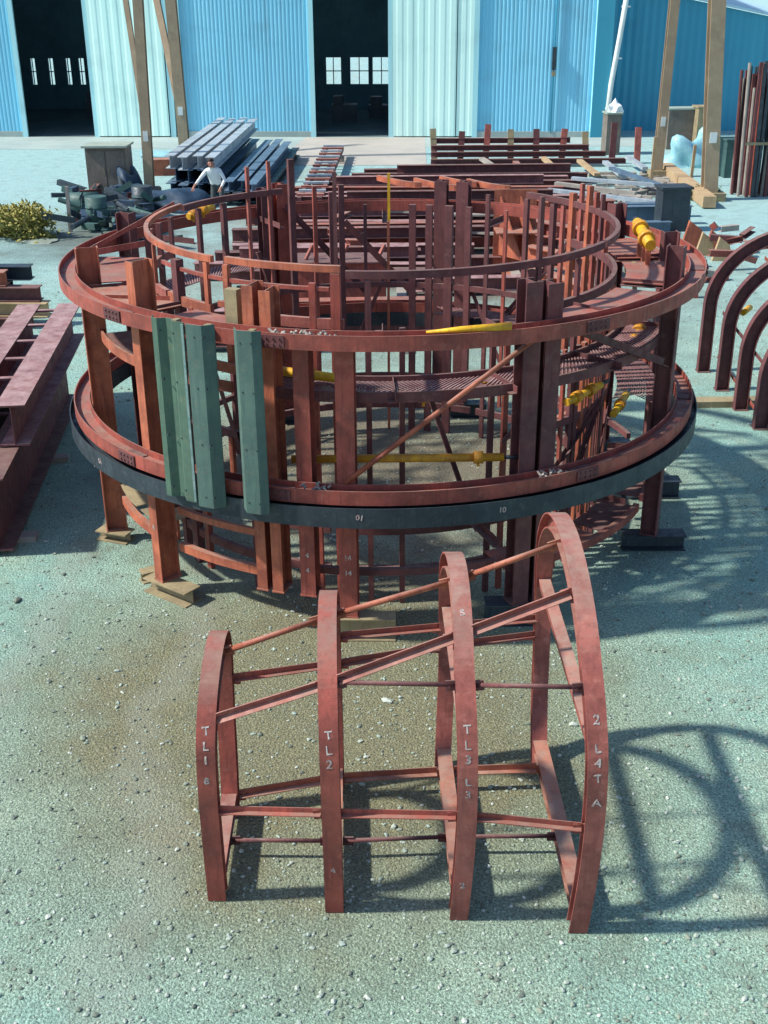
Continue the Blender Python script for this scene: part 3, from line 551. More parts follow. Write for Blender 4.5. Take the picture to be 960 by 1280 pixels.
# orange bracket and plate girders to the right
OB = thing('gusset_bracket', 'orange upright bracket plate with triangular gussets behind the ring', 'bracket', tuple(at(645, 342)))
y0 = OB.location.y; x0 = OB.location.x
b = MB(); b.box((x0, y0, .95), (.95, .03, 1.8)); b.build('back_plate', 'primer_orange', OB)
for dx in (-.35, .1):
    b = MB(); b.strip([[Vector((x0+dx+t, y0-.02, .4)), Vector((x0+dx+t, y0-.02, 1.7)), Vector((x0+dx+t+.45, y0-.7, .4))] for t in (0, .03)]); b.build('gusset', 'primer_orange', OB)
b = MB(); b.box((x0, y0-.36, .03), (1.1, .8, .06)); b.build('foot_plate', 'primer_orange', OB); b = MB(); b.box((x0, y0-.36, 1.0), (.95, .7, .03)); b.build('shelf_plate', 'primer_orange', OB)
for k, (p, q, z, mt) in enumerate((((660, 255), (768, 280), 1.1, 'primer_orange'), ((668, 285), (770, 305), .9, 'primer_pink'), ((664, 318), (752, 338), .7, 'primer_orange'), ((668, 345), (740, 372), .5, 'primer_orange'), ((690, 262), (772, 262), 1.3, 'primer'))):
    p, q = at(*p, z), at(*q, z); t = thing('plate_girder', ('topmost', 'second', 'third', 'lowest', 'hindmost')[k]+' of the slanting orange plate girders beyond the ring', 'girder', (p.x, p.y, 0), 'plate girders beyond the ring')
    b = MB(); b.bar(p, q, prof_h(.3, .32, .02, .014)); b.build('beam', mt, t)
    d = (q-p).normalized()
    for f in (.15, .4, .65, .9): m = p.lerp(q, f); b = MB(); b.box(m+Vector((0, -.075, 0)), (.016, .13, .27), math.atan2(d.y, d.x)); b.build('stiffener', mt, t)
    for f in (.12, .88): m = p.lerp(q, f); b = MB(); b.bar((m.x, m.y, 0), (m.x, m.y, z-.165), prof_box(.16, .16)); b.build('trestle', 'primer_dark', t)
# curved ribs lying flat on the beams
for x, y, s in ((478, 222, 1.0), (524, 226, 1.0), (556, 224, .8), (590, 228, .9)):
    p = at(x, y, .75); b = MB(); pts = [p+Vector((1.25*s*t/8, -1.5*s*(math.sin(t/8*1.5)), .0)) for t in range(9)]
    b.path(pts, prof_box(.16, .1), (0, 0, 1)); solo(b, 'curved_rib', 'primer_orange', 'orange curved rib lying on the far beam rows', 'rib', 'curved ribs on the far beams')
# rack of purlins in front of the shed, with stub ends
RK = thing('purlin_rack', 'long low rack of dark red bars before the blue wall', 'rack', tuple(at(660, 212)))
for k, z in enumerate((.2, .42, .62, .84)):
    p, q = at(545+k*3, 206, z), at(790-k*12, 206+(k % 2), z); p.y = q.y = 43.6+k*.25; p.x *= 1; b = MB(); b.bar(p, q, prof_h(.22, .18, .02, .016)); b.build('bar', 'primer_dark', RK)
for k in range(9):
    x = 1.95+k*.93; b = MB(); b.bar((x, 44.2, .03), (x+random.uniform(-.1, .1), 44.35, 1.2+random.uniform(-.1, .25)), prof_box(.22, .12)); b.build('stub', ('khaki', 'primer_dark', 'primer_pink')[k % 3], RK)
for k, (p, q, mt) in enumerate((((685, 200), (712, 226), 'wood'), ((730, 204), (752, 222), 'wood'), ((762, 206), (786, 226), 'bright_steel'), ((790, 200), (812, 215), 'bright_steel'), ((650, 205), (668, 228), 'primer_pink'), ((608, 200), (640, 222), 'grey_wood'), ((700, 232), (800, 246), 'grey_wood'), ((690, 240), (830, 258), 'bright_steel'), ((720, 226), (850, 238), 'bright_steel'), ((770, 214), (840, 240), 'grey_steel'))):
    a_, b_ = at(*p, .3+.02*k), at(*q, .2+.02*k); b = MB(); b.bar(a_, b_, prof_box(.2, .1))
    solo(b, 'loose_batten' if 'wood' in mt else 'loose_bar', mt, ('short pale batten leaning off the purlin rack', 'pale batten second along the purlin rack', 'bright bar crossing the end of the purlin rack', 'bright bar at the very end of the purlin rack', 'pink flat bar in front of the purlin rack', 'grey batten in front of the purlin rack', 'long grey batten in the pale scatter', 'long bright bar nearest in the pale scatter', 'long bright bar farthest in the pale scatter', 'slanting grey bar in the pale scatter')[k], 'batten' if 'wood' in mt else 'bar')
# pale rubbish scatter
b = MB()
for k in range(150):
    p = at(random.uniform(670, 850), random.uniform(222, 262)); b.box(p+Vector((0, 0, .06)), (random.uniform(.2, .9), random.uniform(.04, .2), random.uniform(.03, .14)), random.uniform(-.8, .8), random.uniform(-.2, .2))
solo(b, 'debris', 'grey_wood', 'pale scatter of offcuts and splinters behind the plate girders', 'debris', kind='stuff')
for k, (x, y, w) in enumerate(((818, 285, 2.2), (822, 276, 2.0), (805, 296, 1.6))):
    p = at(x, y); beam((p.x-w/2, p.y, 0), (p.x+w/2, p.y+.1, 0), .3, .5-.1*k, 'grey_steel', ('grey blue beam lying behind the yellow couplers', 'grey blue beam farthest behind the yellow couplers', 'grey blue beam nearest behind the yellow couplers')[k])
p = at(842, 292); b = MB(); b.box(p+Vector((0, 0, .55)), (.75, .6, 1.1), .1); b.box(p+Vector((0, 0, 1.13)), (.85, .7, .06), .1); solo(b, 'steel_chest', 'dark_steel', 'dark grey chest standing behind the ring column', 'chest')
for k, (x, y, s) in enumerate(((868, 318, .9), (884, 325, .7), (872, 352, .8), (895, 318, .6), (905, 332, .7), (862, 378, .7))):
    p = at(x, y); b = MB(); a = .5+.6*k
    b.strip([[p+Vector((-.3*s, t, 0)), p+Vector((.35*s, t, 0)), p+Vector((.25*s, t, .55*s)), p+Vector((-.1*s, t, .8*s))] for t in (0, .12)]); solo(b, 'plate_offcut', ('primer_orange', 'wood', 'primer_pink')[k % 3], ('tall orange plate offcut near the arch set', 'tan plate offcut beside the tall orange one', 'pink plate offcut close to the ring side', 'small orange plate offcut at the back of the scrap', 'tan plate offcut nearest the arch set', 'pink plate offcut beside the ring column')[k], 'offcut')
for k in range(14):
    p = at(random.uniform(885, 955), random.uniform(300, 360)); q = p+Vector((random.uniform(-.9, .9), random.uniform(-.3, .3), 0)); b = MB(); z = random.uniform(.05, .5)
    b.bar(p+Vector((0, 0, z)), q+Vector((0, 0, z+random.uniform(-.04, .2))), prof_c(.16, .14, .012)); solo(b, 'scrap_channel', random.choice(('primer_dark', 'primer_pink', 'grey_wood', 'primer')), 'red or grey scrap channel in the heap behind the arch set', 'scrap', 'scrap channels behind the arch set')
b = MB(); b.box(at(905, 512)+Vector((0, 0, .05)), (1.6, .25, .1), .03); solo(b, 'timber_sleeper', 'khaki', 'tan timber sleeper in front of the arch set feet', 'timber')

# ------------------------------------------------------------------ long steel to the left, behind the ring
def bundle(label, x0, x1, ya, yb, n, layers, mat, topmat, w, h, skew=0.0):
    t = thing('beam_stack', label, 'stack of beams', ((x0+x1)/2, (ya+yb)/2, 0))
    for l in range(layers):
        for k in range(n-l % 2):
            x = x0+(x1-x0)*(k+.5+(.3 if l % 2 else 0))/n; b = MB(); j = random.uniform(-.5, .5)
            b.bar((x, ya+j, .1+h*(l+.5)), (x+skew, yb+j, .1+h*(l+.5)), prof_h(w, h-.01, .02, .015)); b.build('beam', topmat if l == layers-1 else mat, t)
    for Y in (ya+1.2, (ya+yb)/2, yb-1.2): b = MB(); b.box(((x0+x1)/2, Y, .05), (x1-x0+.2, .15, .1)); b.build('bearer', 'grey_wood', t)
bundle('high stack of grey blue beams pointing to the shed', -6.75, -5.0, 36.9, 48.5, 4, 3, 'grey_steel', 'bright_steel', .3, .4, .2)
bundle('low stack of dull blue beams next to the high stack', -4.9, -3.4, 35.5, 46.0, 4, 2, 'dark_steel', 'grey_steel', .28, .3, .3)
LF = thing('ladder_frame', 'pinkish grey ladder frame of crossed bars leading to the middle doorway', 'ladder frame', (-2.5, 42, 0))
pa, pb = at(392, 250, .35), at(424, 184, .35)
for s in (-.3, .3): b = MB(); b.bar(pa+Vector((s, 0, 0)), pb+Vector((s, 0, 0)), prof_box(.12, .2)); b.build('side_rail', 'primer_dark', LF)
for k in range(16): m = pa.lerp(pb, (k+.5)/16); b = MB(); b.bar(m+Vector((-.4, 0, .12)), m+Vector((.4, 0, .12)), prof_box(.16, .06)); b.build('rung', 'bright_steel' if k % 2 else 'primer_pink', LF)
for k in (2, 8, 14): m = pa.lerp(pb, k/16); b = MB(); b.box((m.x, m.y, .12), (.9, .15, .24)); b.build('bearer', 'grey_wood', LF)
# cabinet, tarps and scrap
CB = thing('storage_cabinet', 'brown grey cabinet with a pale lid before the open shed door', 'cabinet', tuple(at(142, 242)))
c = CB.location; b = MB(); b.box((c.x, c.y+.5, .75), (1.25, 1.0, 1.5)); b.build('body', 'cabinet', CB); b = MB(); b.box((c.x, c.y+.45, 1.53), (1.4, 1.2, .06)); b.build('lid', 'cabinet_top', CB)
for s in (-.3, .3): b = MB(); b.box((c.x+s, c.y-.012, .75), (.55, .02, 1.3)); dd = b.build('door', 'cabinet', CB); b = MB(); b.box((c.x+s*.25, c.y-.032, .8), (.03, .02, .16)); b.build('handle', 'khaki', dd)
def blob(name, label, cat, p, size, mat, seed, sub=3, amp=.25):
    rnd = random.Random(seed); bm = bmesh.new(); bmesh.ops.create_icosphere(bm, subdivisions=sub, radius=1)
    ph = [rnd.uniform(0, 6) for _ in range(6)]
    for v in bm.verts:
        n = 1+amp*(math.sin(v.co.x*3+ph[0])*math.sin(v.co.y*4+ph[1])+.6*math.sin(v.co.z*6+ph[2]+v.co.x*5))
        v.co = Vector((v.co.x*size[0]*n, v.co.y*size[1]*n, max(-.02, v.co.z*size[2]*n)))
    me = bpy.data.meshes.new(name); bm.to_mesh(me); bm.free(); me.materials.append(M[mat]); me.polygons.foreach_set('use_smooth', [sub > 2]*len(me.polygons)); o = bpy.data.objects.new(name, me); COL.objects.link(o); o.location = p; return tag(o, label, cat)
blob('covered_pile', 'pile under a dark blue tarpaulin beside the brown cabinet', 'covered pile', at(166, 240), (.5, .7, 1.0), 'tarp_blue', 1, 4)
blob('covered_pile', 'low mound under a dark blue cover in front of the grey beams', 'covered pile', at(222, 258), (1.0, .7, .55), 'tarp_blue', 2, 4)
b = MB(); p = at(215, 202); b.box(p+Vector((0, 0, .35)), (1.9, 1.2, .05), .2, .05, .06); solo(b, 'flat_sheet', 'tarp_cyan', 'pale cyan sheet lying between the two leaning posts', 'sheet')
b = MB(); p = at(212, 215); b.box(p+Vector((0, 0, .25)), (1.0, .5, .5), .1); b.box(p+Vector((0, 0, .53)), (1.08, .58, .05), .1); solo(b, 'orange_crate', 'primer_orange', 'orange brown crate by the foot of the thick post', 'crate')
SCR = [('drum', 110, 262, 'dark teal drum lying in the scrap beyond the ring'), ('drum', 128, 282, 'dark teal drum standing nearest the ring in the scrap'), ('drum', 185, 268, 'dark drum between the scrap and the dark column')]
for nm, x, y, lab in SCR:
    p = at(x, y); t = thing('oil_drum', lab, 'drum', tuple(p)); b = MB()
    if 'lying' in lab: b.tube(p+Vector((-.45, 0, .3)), p+Vector((.45, .1, .3)), .3, 20); b.build('body', 'teal_scrap', t); b = MB(); b.tube(p+Vector((-.02, 0, .3)), p+Vector((.02, 0, .3)), .312, 20); b.build('hoop', 'teal_scrap', t)
    else:
        b.tube(p+Vector((0, 0, 0)), p+Vector((0, 0, .88)), .29, 20); b.build('body', 'teal_scrap' if 'teal' in lab else 'dark_steel', t)
        for z in (.3, .6): b = MB(); b.tube(p+Vector((0, 0, z-.02)), p+Vector((0, 0, z+.02)), .302, 20); b.build('hoop', 'teal_scrap', t)
for k in range(80):
    p = at(random.uniform(100, 200), random.uniform(244, 304)); q = p+Vector((random.uniform(-1.0, 1.0), random.uniform(-1.2, 1.2), 0)); z = random.uniform(.06, .5); b = MB()
    b.bar(p+Vector((0, 0, z)), q+Vector((0, 0, z+random.uniform(-.05, .25))), random.choice((prof_c(.18, .16, .012), prof_l(.16, .16, .012), prof_t(.07, 10)))); solo(b, 'scrap_length', random.choice(('teal_scrap', 'dark_steel', 'tarp_blue', 'dark_steel', 'teal_scrap', 'dark_steel', 'primer_dark')), 'dark teal, grey or brown scrap length in the heap beyond the ring', 'scrap', 'scrap lengths beyond the ring')
for k, (x, y, h, mt, lab) in enumerate(((93, 285, 1.2, 'grey_wood', 'thin grey stake at the outer edge of the teal scrap'), (133, 240, 1.4, 'wood', 'thin yellowish stake before the brown cabinet'), (141, 240, 1.3, 'wood', 'second yellowish stake before the cabinet, closer to the post'), (818, 240, 1.6, 'wood', 'greenish stake by the leaning post'), (868, 238, 1.3, 'wood', 'stake beside the long pale timber'))):
    p = at(x, y); b = MB(); b.bar(p, p+Vector((.03, 0, h)), prof_box(.09, .07)); solo(b, 'wooden_stake', mt, lab, 'stake')
# stacked beam ends by the left edge
ST = ['topmost orange beam', 'second beam', 'third beam', 'bottom beam']
for k in range(4):
    z = .9-.28*k; p = at(-40, 398-0*k); mt = ('primer_orange', 'primer_dark', 'wood', 'primer_dark')[k]
    b = MB(); b.bar((-11.5, p.y+.1*k, z+.0), (-6.75+.15*((k*7) % 3)-.5*(k == 0), p.y-.1*k, z), prof_h(.3, .27, .018, .014)); b_o = solo(b, 'steel_beam', mt, ST[k]+' of the small stack above the girder', 'beam')
    b = MB(); b.bar((-11.5, p.y+.55, z), (-6.9-.2*((k*5) % 3), p.y+.5, z), prof_h(.3, .27, .018, .014)); solo(b, 'steel_beam', 'dark_steel', 'dark beam in the back row of the small stack above the girder', 'beam', 'back row of the small stack')

# dry bush
def leafy(name, label, cat, p, size, n, mat, leaf=.09, seed=3):
    rnd = random.Random(seed); t = thing(name, label, cat, tuple(p)); b = MB()
    cl = [(rnd.uniform(-1, 1), rnd.uniform(-1, 1), rnd.uniform(.05, 1)) for _ in range(16)]
    for k in range(n):
        c = rnd.choice(cl); d = Vector((rnd.gauss(0, .3), rnd.gauss(0, .3), rnd.gauss(0, .22)))
        q = Vector(p)+Vector(((c[0]*.75+d.x)*size[0], (c[1]*.75+d.y)*size[1], max(.03, (c[2]*(1-.45*(c[0]**2+c[1]**2)/2)+d.z*.6))*size[2]))
        u = Vector((rnd.uniform(-1, 1), rnd.uniform(-1, 1), rnd.uniform(-1, 1))).normalized(); w = u.orthogonal().normalized(); l = leaf*rnd.uniform(.6, 1.4); o = len(b.v)
        b.v += [tuple(q-u*l), tuple(q+w*l*.35), tuple(q+u*l), tuple(q-w*l*.35)]; b.f.append((o, o+1, o+2, o+3)); b.sm.append(False)
    b.build('foliage', mat, t); s = MB()
    for k in range(9): s.bar(Vector(p), Vector(p)+Vector((rnd.uniform(-.7, .7)*size[0], rnd.uniform(-.7, .7)*size[1], size[2]*rnd.uniform(.4, .8))), prof_t(.015, 5))
    s.build('stems', 'grey_wood', t); return t
leafy('dry_bush', 'olive yellow bushy clump on the pale ground near the open shed door', 'bush', at(30, 290), (.85, .7, .75), 3800, 'dry_bush', .085, 3)
blob('pale_slab', 'pale flat stone slab lying in front of the yellow bush', 'slab', at(52, 297), (.55, .3, .07), 'slab_stone', 9, 2, .2)
leafy('weed_clump', 'small green weed clump at the foot of the leaning posts', 'weed', at(880, 254), (.6, .4, .35), 900, 'weed', .06, 5)

# leaning posts of the two gantries
def gantry(label, a, b_, mats, w):
    t = thing('gantry_leg', label, 'gantry leg', (a[0].x, a[0].y, 0), 'gantry legs in the yard')
    for (p, q, ww), nm in ((a, 'main_post'), (b_, 'raking_post')):
        if p is None: continue
        b = MB(); b.bar(p, q, prof_h(ww, ww, .04, .03), (0, 1, 0)); b.build(nm, mats, t)
    b = MB(); b.box(a[0]+Vector((0, 0, .12)), (w*1.9, w*1.9, .24)); b.build('footing', 'khaki', t)
    b = MB(); b.box(a[0].lerp(a[1], .17)+Vector((0, -w*.5-.02, 0)), (w*.5, .02, .3)); b.build('white_plate', 'pipe_white', t)
def ext(p, x, y, Y, k=1.9): q = atY(x, y, Y); return p+(q-p)*k
pA, pB, pC, pD = at(193, 240), at(238, 196), at(826, 226), at(891, 255)
gantry('thick tan gantry post with a thin raking leg, in front of the cyan door leaf', (pA, ext(pA, 181, 0, pA.y), .29), (at(193, 236)+Vector((-.05, .5, 1.6)), ext(at(193, 236)+Vector((-.05, .5, 1.6)), 166, 0, pA.y+2.0), .16), 'pole', .3)
gantry('darker gantry post pair in front of the blue wall, by the high beam stack', (pB, ext(pB, 222, 0, pB.y), .38), (pB+Vector((-.2, .5, 2.0)), ext(pB+Vector((-.2, .5, 2.0)), 205, 0, pB.y+2), .24), 'pole', .38)
gantry('tan gantry post raking away from the white drainpipe', (pC, ext(pC, 852, 0, pC.y), .3), (None, None, 0), 'pole', .3)
gantry('upright tan gantry post nearest the yard edge', (pD, ext(pD, 905, 0, pD.y), .42), (None, None, 0), 'pole', .42)

# right side stores
b = MB(); b.bar(at(838, 214, .2), at(892, 258, .2), prof_box(.38, .32)); solo(b, 'squared_timber', 'wood', 'long pale squared timber between the two leaning posts', 'timber')
blob('covered_pile', 'heap under a crumpled pale cyan tarpaulin between the posts', 'covered pile', at(866, 212), (1.0, .7, .95), 'tarp_cyan', 11, 4, .3)
blob('covered_pile', 'smaller cyan covered heap beside the upright post', 'covered pile', at(886, 204), (.7, .6, 1.0), 'tarp_cyan', 12, 4, .3)
for k, (x, y, w, h, mt, lab) in enumerate(((858, 190, 1.5, 1.5, 'cabinet', 'brown grey bin against the deep blue annex'), (880, 192, .6, 1.6, 'khaki', 'khaki box beside the brown bin'), (768, 196, .55, 1.5, 'cabinet', 'brown barrel stand at the foot of the drainpipe'), (918, 226, .7, 1.2, 'teal_scrap', 'dark teal box beside the upright bundle'))):
    p = at(x, y); t = thing('storage_bin', lab, 'bin', tuple(p)); b = MB(); b.box(p+Vector((0, 0, h/2)), (w, .8, h), .05); b.build('body', mt, t); b = MB(); b.box(p+Vector((0, 0, h+.03)), (w+.08, .88, .06), .05); b.build('lid', 'cabinet_top' if k in (0, 2) else mt, t)
p = at(770, 196); blob('white_bag', 'white sack on top of the brown barrel stand', 'sack', p+Vector((0, 0, 1.56)), (.3, .25, .4), 'shirt', 4, 2)
UB = thing('pipe_bundle', 'tall bundle of upright rusty bars at the yard edge', 'bundle of bars', tuple(at(955, 252)))
c = UB.location; rnd = random.Random(5)
for k in range(64):
    x, y = c.x-.75+rnd.uniform(0, 1.9), c.y+rnd.uniform(-.1, .9); b = MB(); h = rnd.uniform(3.1, 3.9); b.bar((x, y, 0), (x+rnd.uniform(-.12, .12), y+.1, h), rnd.choice((prof_t(.05, 8), prof_box(.09, .09)))); b.build('upright_bar', rnd.choice(('primer_dark', 'dark_steel', 'dark_steel', 'grey_wood', 'primer_dark', 'primer')), UB)
b = MB(); b.bar((c.x-.7, c.y-.2, 1.6), (c.x+1.2, c.y-.2, 1.6), prof_box(.08, .08)); b.build('retaining_bar', 'khaki', UB)

# ------------------------------------------------------------------ person in a white shirt bending over the steel
def person(p):
    pts = {'pel': (0, 0, .92), 'sp': (-.04, -.1, 1.1), 'ch': (-.07, -.2, 1.3), 'nk': (-.08, -.29, 1.42), 'hd': (-.09, -.36, 1.53), 'ht': (-.1, -.4, 1.64),
           'ls': (-.25, -.22, 1.34), 'le': (-.43, -.34, 1.14), 'lw': (-.56, -.5, .98), 'lh': (-.6, -.56, .92), 'rs': (.12, -.2, 1.34), 're': (.26, -.3, 1.1), 'rw': (.18, -.46, .94), 'rh': (.13, -.52, .88),
           'lp': (-.1, .0, .88), 'lk': (-.13, -.1, .5), 'la': (-.13, .06, .09), 'lt': (-.14, -.12, .04), 'rp': (.1, .0, .88), 'rk': (.13, -.12, .5), 'ra': (.14, .06, .09), 'rt': (.15, -.12, .04)}
    rad = {'pel': .15, 'sp': .14, 'ch': .16, 'nk': .06, 'hd': .1, 'ht': .075, 'ls': .07, 'rs': .07, 'le': .05, 're': .05, 'lw': .035, 'rw': .035, 'lh': .035, 'rh': .035, 'lp': .1, 'rp': .1, 'lk': .07, 'rk': .07, 'la': .05, 'ra': .05, 'lt': .04, 'rt': .04}
    ed = [('pel', 'sp'), ('sp', 'ch'), ('ch', 'nk'), ('nk', 'hd'), ('hd', 'ht'), ('ch', 'ls'), ('ls', 'le'), ('le', 'lw'), ('lw', 'lh'), ('ch', 'rs'), ('rs', 're'), ('re', 'rw'), ('rw', 'rh'), ('pel', 'lp'), ('lp', 'lk'), ('lk', 'la'), ('la', 'lt'), ('pel', 'rp'), ('rp', 'rk'), ('rk', 'ra'), ('ra', 'rt')]
    for s, h in (('l', 'lh'), ('r', 'rh')):
        b0 = Vector(pts[h])
        for j in range(5):
            q = b0+Vector(((j-2)*.02, -.05, -.05+.006*abs(j-2))); e = q+Vector(((j-2)*.006, -.01, -.035)); pts[f'{s}f{j}'] = tuple(q); pts[f'{s}g{j}'] = tuple(e); rad[f'{s}f{j}'] = .01; rad[f'{s}g{j}'] = .008; ed += [(h, f'{s}f{j}'), (f'{s}f{j}', f'{s}g{j}')]
    names = list(pts); me = bpy.data.meshes.new('person'); me.from_pydata([pts[n] for n in names], [(names.index(a), names.index(b)) for a, b in ed], [])
    o = bpy.data.objects.new('person', me); COL.objects.link(o); sk = o.modifiers.new('skin', 'SKIN'); o.modifiers.new('sub', 'SUBSURF').levels = 1
    for n, v in zip(names, me.skin_vertices[0].data): v.radius = (rad[n], rad[n]); v.use_root = n == 'pel'
    dg = bpy.context.evaluated_depsgraph_get(); dg.update(); m2 = bpy.data.meshes.new_from_object(o.evaluated_get(dg)); bpy.data.objects.remove(o)
    m2.materials.clear(); [m2.materials.append(M[k]) for k in ('shirt', 'trousers', 'skin', 'dark_steel')]
    for f in m2.polygons:
        c = f.center; f.use_smooth = True
        f.material_index = 3 if c.z < .1 else (1 if c.z < .96 and abs(c.x) < .3 and c.y > -.3 else (2 if c.z > 1.43 or c.y < -.48 else 0))
    t = bpy.data.objects.new('person', m2); COL.objects.link(t); t.location = p; t['_o'] = tuple(p)
    tag(t, 'person in a white long sleeved shirt bending over the steel by the high beam stack', 'person')
    hb = MB(); pp = Vector(p)+Vector((-.1, -.37, 1.62))
    bm = bmesh.new(); bmesh.ops.create_icosphere(bm, subdivisions=2, radius=1)
    for v in bm.verts: v.co = Vector((v.co.x*.098, v.co.y*.11+.02, max(-.02, v.co.z)*.085))
    hm = bpy.data.meshes.new('hair'); bm.to_mesh(hm); bm.free(); hm.materials.append(M['hair']); ho = bpy.data.objects.new('hair', hm); COL.objects.link(ho); ho.parent = t; ho.location = (-.1, -.35, 1.62)
    nb = MB(); hx, hy, hz = p[0]-.09, p[1]-.46, p[2]+1.52
    nb.strip([[Vector((hx-.015, hy, hz+.04)), Vector((hx+.015, hy, hz+.04)), Vector((hx, hy+.01, hz+.05))], [Vector((hx-.02, hy-.025, hz-.01)), Vector((hx+.02, hy-.025, hz-.01)), Vector((hx, hy, hz+.0))]]); nb.build('nose', 'skin', t)
    for s in (-1, 1): eb = MB(); eb.box((hx+s*.035, hy+.012, hz+.045), (.028, .014, .014)); eb.build('eye', 'hair', t); ea = MB(); ea.box((hx+s*.1, hy+.1, hz+.02), (.02, .04, .06)); ea.build('ear', 'skin', t)
    mo = MB(); mo.box((hx, hy+.012, hz-.045), (.05, .014, .01)); mo.build('mouth', 'primer', t)
    return t
person(tuple(at(279, 270)))

# ------------------------------------------------------------------ the shed
SX = {k: v for k, v in (('a', -33.0), ('b', -16.0), ('c', -12.55), ('d', -9.0), ('e', -8.1), ('f', -3.05), ('g', .52), ('h', 4.05), ('i', 9.3))}
SHD = thing('blue_shed', 'large blue corrugated shed with tall open doorways', 'shed', tuple(sh(0, 0, 0)))
HT = 12.0
def wall_sheet(x0, x1, z0, z1, y=0.0, pitch=.2, depth=.035):
    b = MB(); n = max(1, int(round((x1-x0)/pitch))); pr = []
    for k in range(n):
        x = x0+(x1-x0)*k/n; w = (x1-x0)/n
        pr += [(x, 0), (x+w*.3, 0), (x+w*.45, -depth), (x+w*.85, -depth)]
    pr.append((x1, 0)); P = [(x, y+d) for x, d in pr]+[(x, y+d+.02) for x, d in reversed(pr)]
    b.strip([[sh(x, yy, z) for x, yy in P] for z in (z0, z1)]); return b
def panel(nm, x0, x1, mat, y=0.0, z0=.0, z1=HT, pitch=.17, depth=.02, label=None):
    o = wall_sheet(x0, x1, z0, z1, y, pitch, depth).build(nm, mat, SHD)
    if label: o['label'] = label
    return o
panel('wall_sheet', SX['a'], SX['b'], 'shed_blue'); panel('wall_sheet', SX['d'], SX['f'], 'shed_blue', .0)
panel('wall_sheet', SX['h']+.0, SX['i'], 'shed_blue')
panel('door_leaf', SX['c'], SX['d']-.35, 'shed_cyan', -.16, .05, 9, .45, .012, 'pale cyan sliding door leaf')
panel('door_leaf', SX['g'], 3.22, 'shed_cyan', -.16, .05, 9, .45, .012, 'pale cyan door leaf beside the middle doorway'); panel('door_leaf', 3.26, SX['h']-.03, 'shed_cyan', -.12, .05, 9, .4, .012, 'narrow pale cyan leaf')
for x in (SX['b']+.12, SX['c']-.08, SX['d']-.2, SX['e']-.6, SX['f']+.06, SX['g']-.1, SX['h']-.0, SX['i']-.15):
    b = MB(); b.bar(sh(x, -.06 if x > SX['g'] or x < SX['f'] else -.02, 0), sh(x, -.06, HT), prof_box(.22, .14), (0, 1, 0)); b.build('door_jamb', 'shed_mid', SHD)
b = MB(); b.bar(sh(SX['i']+.1, -.02, 0), sh(SX['i']+.1, -.02, HT), prof_box(.7, .3), (0, 1, 0)); b.build('corner_post', 'shed_deep', SHD)
for x0, x1 in ((SX['b'], SX['c']), (SX['f'], SX['g'])): wall_sheet(x0, x1, 7.5, HT).build('lintel_sheet', 'shed_blue', SHD)
# plinth
for x0, x1 in ((SX['a'], SX['b']), (SX['d'], SX['f']), (SX['h'], SX['i'])): b = MB(); b.bar(sh(x0, -.045, .12), sh(x1, -.045, .12), prof_box(.09, .24)); b.build('plinth', 'concrete', SHD)
DEP = 13.0
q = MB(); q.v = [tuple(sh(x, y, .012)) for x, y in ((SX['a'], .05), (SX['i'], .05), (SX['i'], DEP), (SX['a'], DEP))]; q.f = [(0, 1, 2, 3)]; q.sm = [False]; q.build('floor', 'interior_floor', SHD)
for x in (SX['a'], SX['i']+.2): b = MB(); b.bar(sh(x, .1, HT/2), sh(x, DEP, HT/2), prof_box(.15, HT)); b.build('side_wall', 'shed_blue', SHD)
b = MB(); b.strip([[sh(SX['a']-.5, -.6, HT), sh(SX['a']-.5, DEP+.5, HT+.5), sh(SX['a']-.5, DEP+.5, HT+.6), sh(SX['a']-.5, -.6, HT+.1)], [sh(SX['i']+.5, -.6, HT), sh(SX['i']+.5, DEP+.5, HT+.5), sh(SX['i']+.5, DEP+.5, HT+.6), sh(SX['i']+.5, -.6, HT+.1)]]); b.build('roof', 'shed_roof', SHD)
# back wall with window openings (built as piers, sill and head)
wins = [(-19.85, -19.6), (-18.87, -18.6), (-17.9, -17.65), (-17.2, -16.9), (-3.75, -2.95), (-2.45, -1.48), (-1.25, -.3)]
b = MB(); e = [SX['a']]+[x for w in wins for x in w]+[SX['i']]
for k in range(0, len(e), 2): b.bar(sh((e[k]+e[k+1])/2, DEP, HT/2), sh((e[k]+e[k+1])/2, DEP+.15, HT/2), prof_box(e[k+1]-e[k], HT))
for w0, w1 in wins:
    m = (w0+w1)/2; b.bar(sh(m, DEP, .63), sh(m, DEP+.15, .63), prof_box(w1-w0, 1.26)); b.bar(sh(m, DEP, 2.6+(HT-2.6)/2), sh(m, DEP+.15, 2.6+(HT-2.6)/2), prof_box(w1-w0, HT-2.6))
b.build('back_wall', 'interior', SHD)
for w0, w1 in wins:
    b = MB(); m = (w0+w1)/2; b.bar(sh(w0, DEP-.04, 1.93), sh(w1, DEP-.04, 1.93), prof_box(.05, .05)); b.bar(sh(m, DEP-.04, 1.26), sh(m, DEP-.04, 2.6), prof_box(.05, .04)); b.build('window_bar', 'interior', SHD)
for x in (-24, -14.0, -9, -4.15, .75, 5): b = MB(); b.bar(sh(x, DEP*.55, 0), sh(x, DEP*.55, HT-.1), prof_h(.3, .3, .02, .02), (0, 1, 0)); b.build('inner_column', 'interior', SHD)
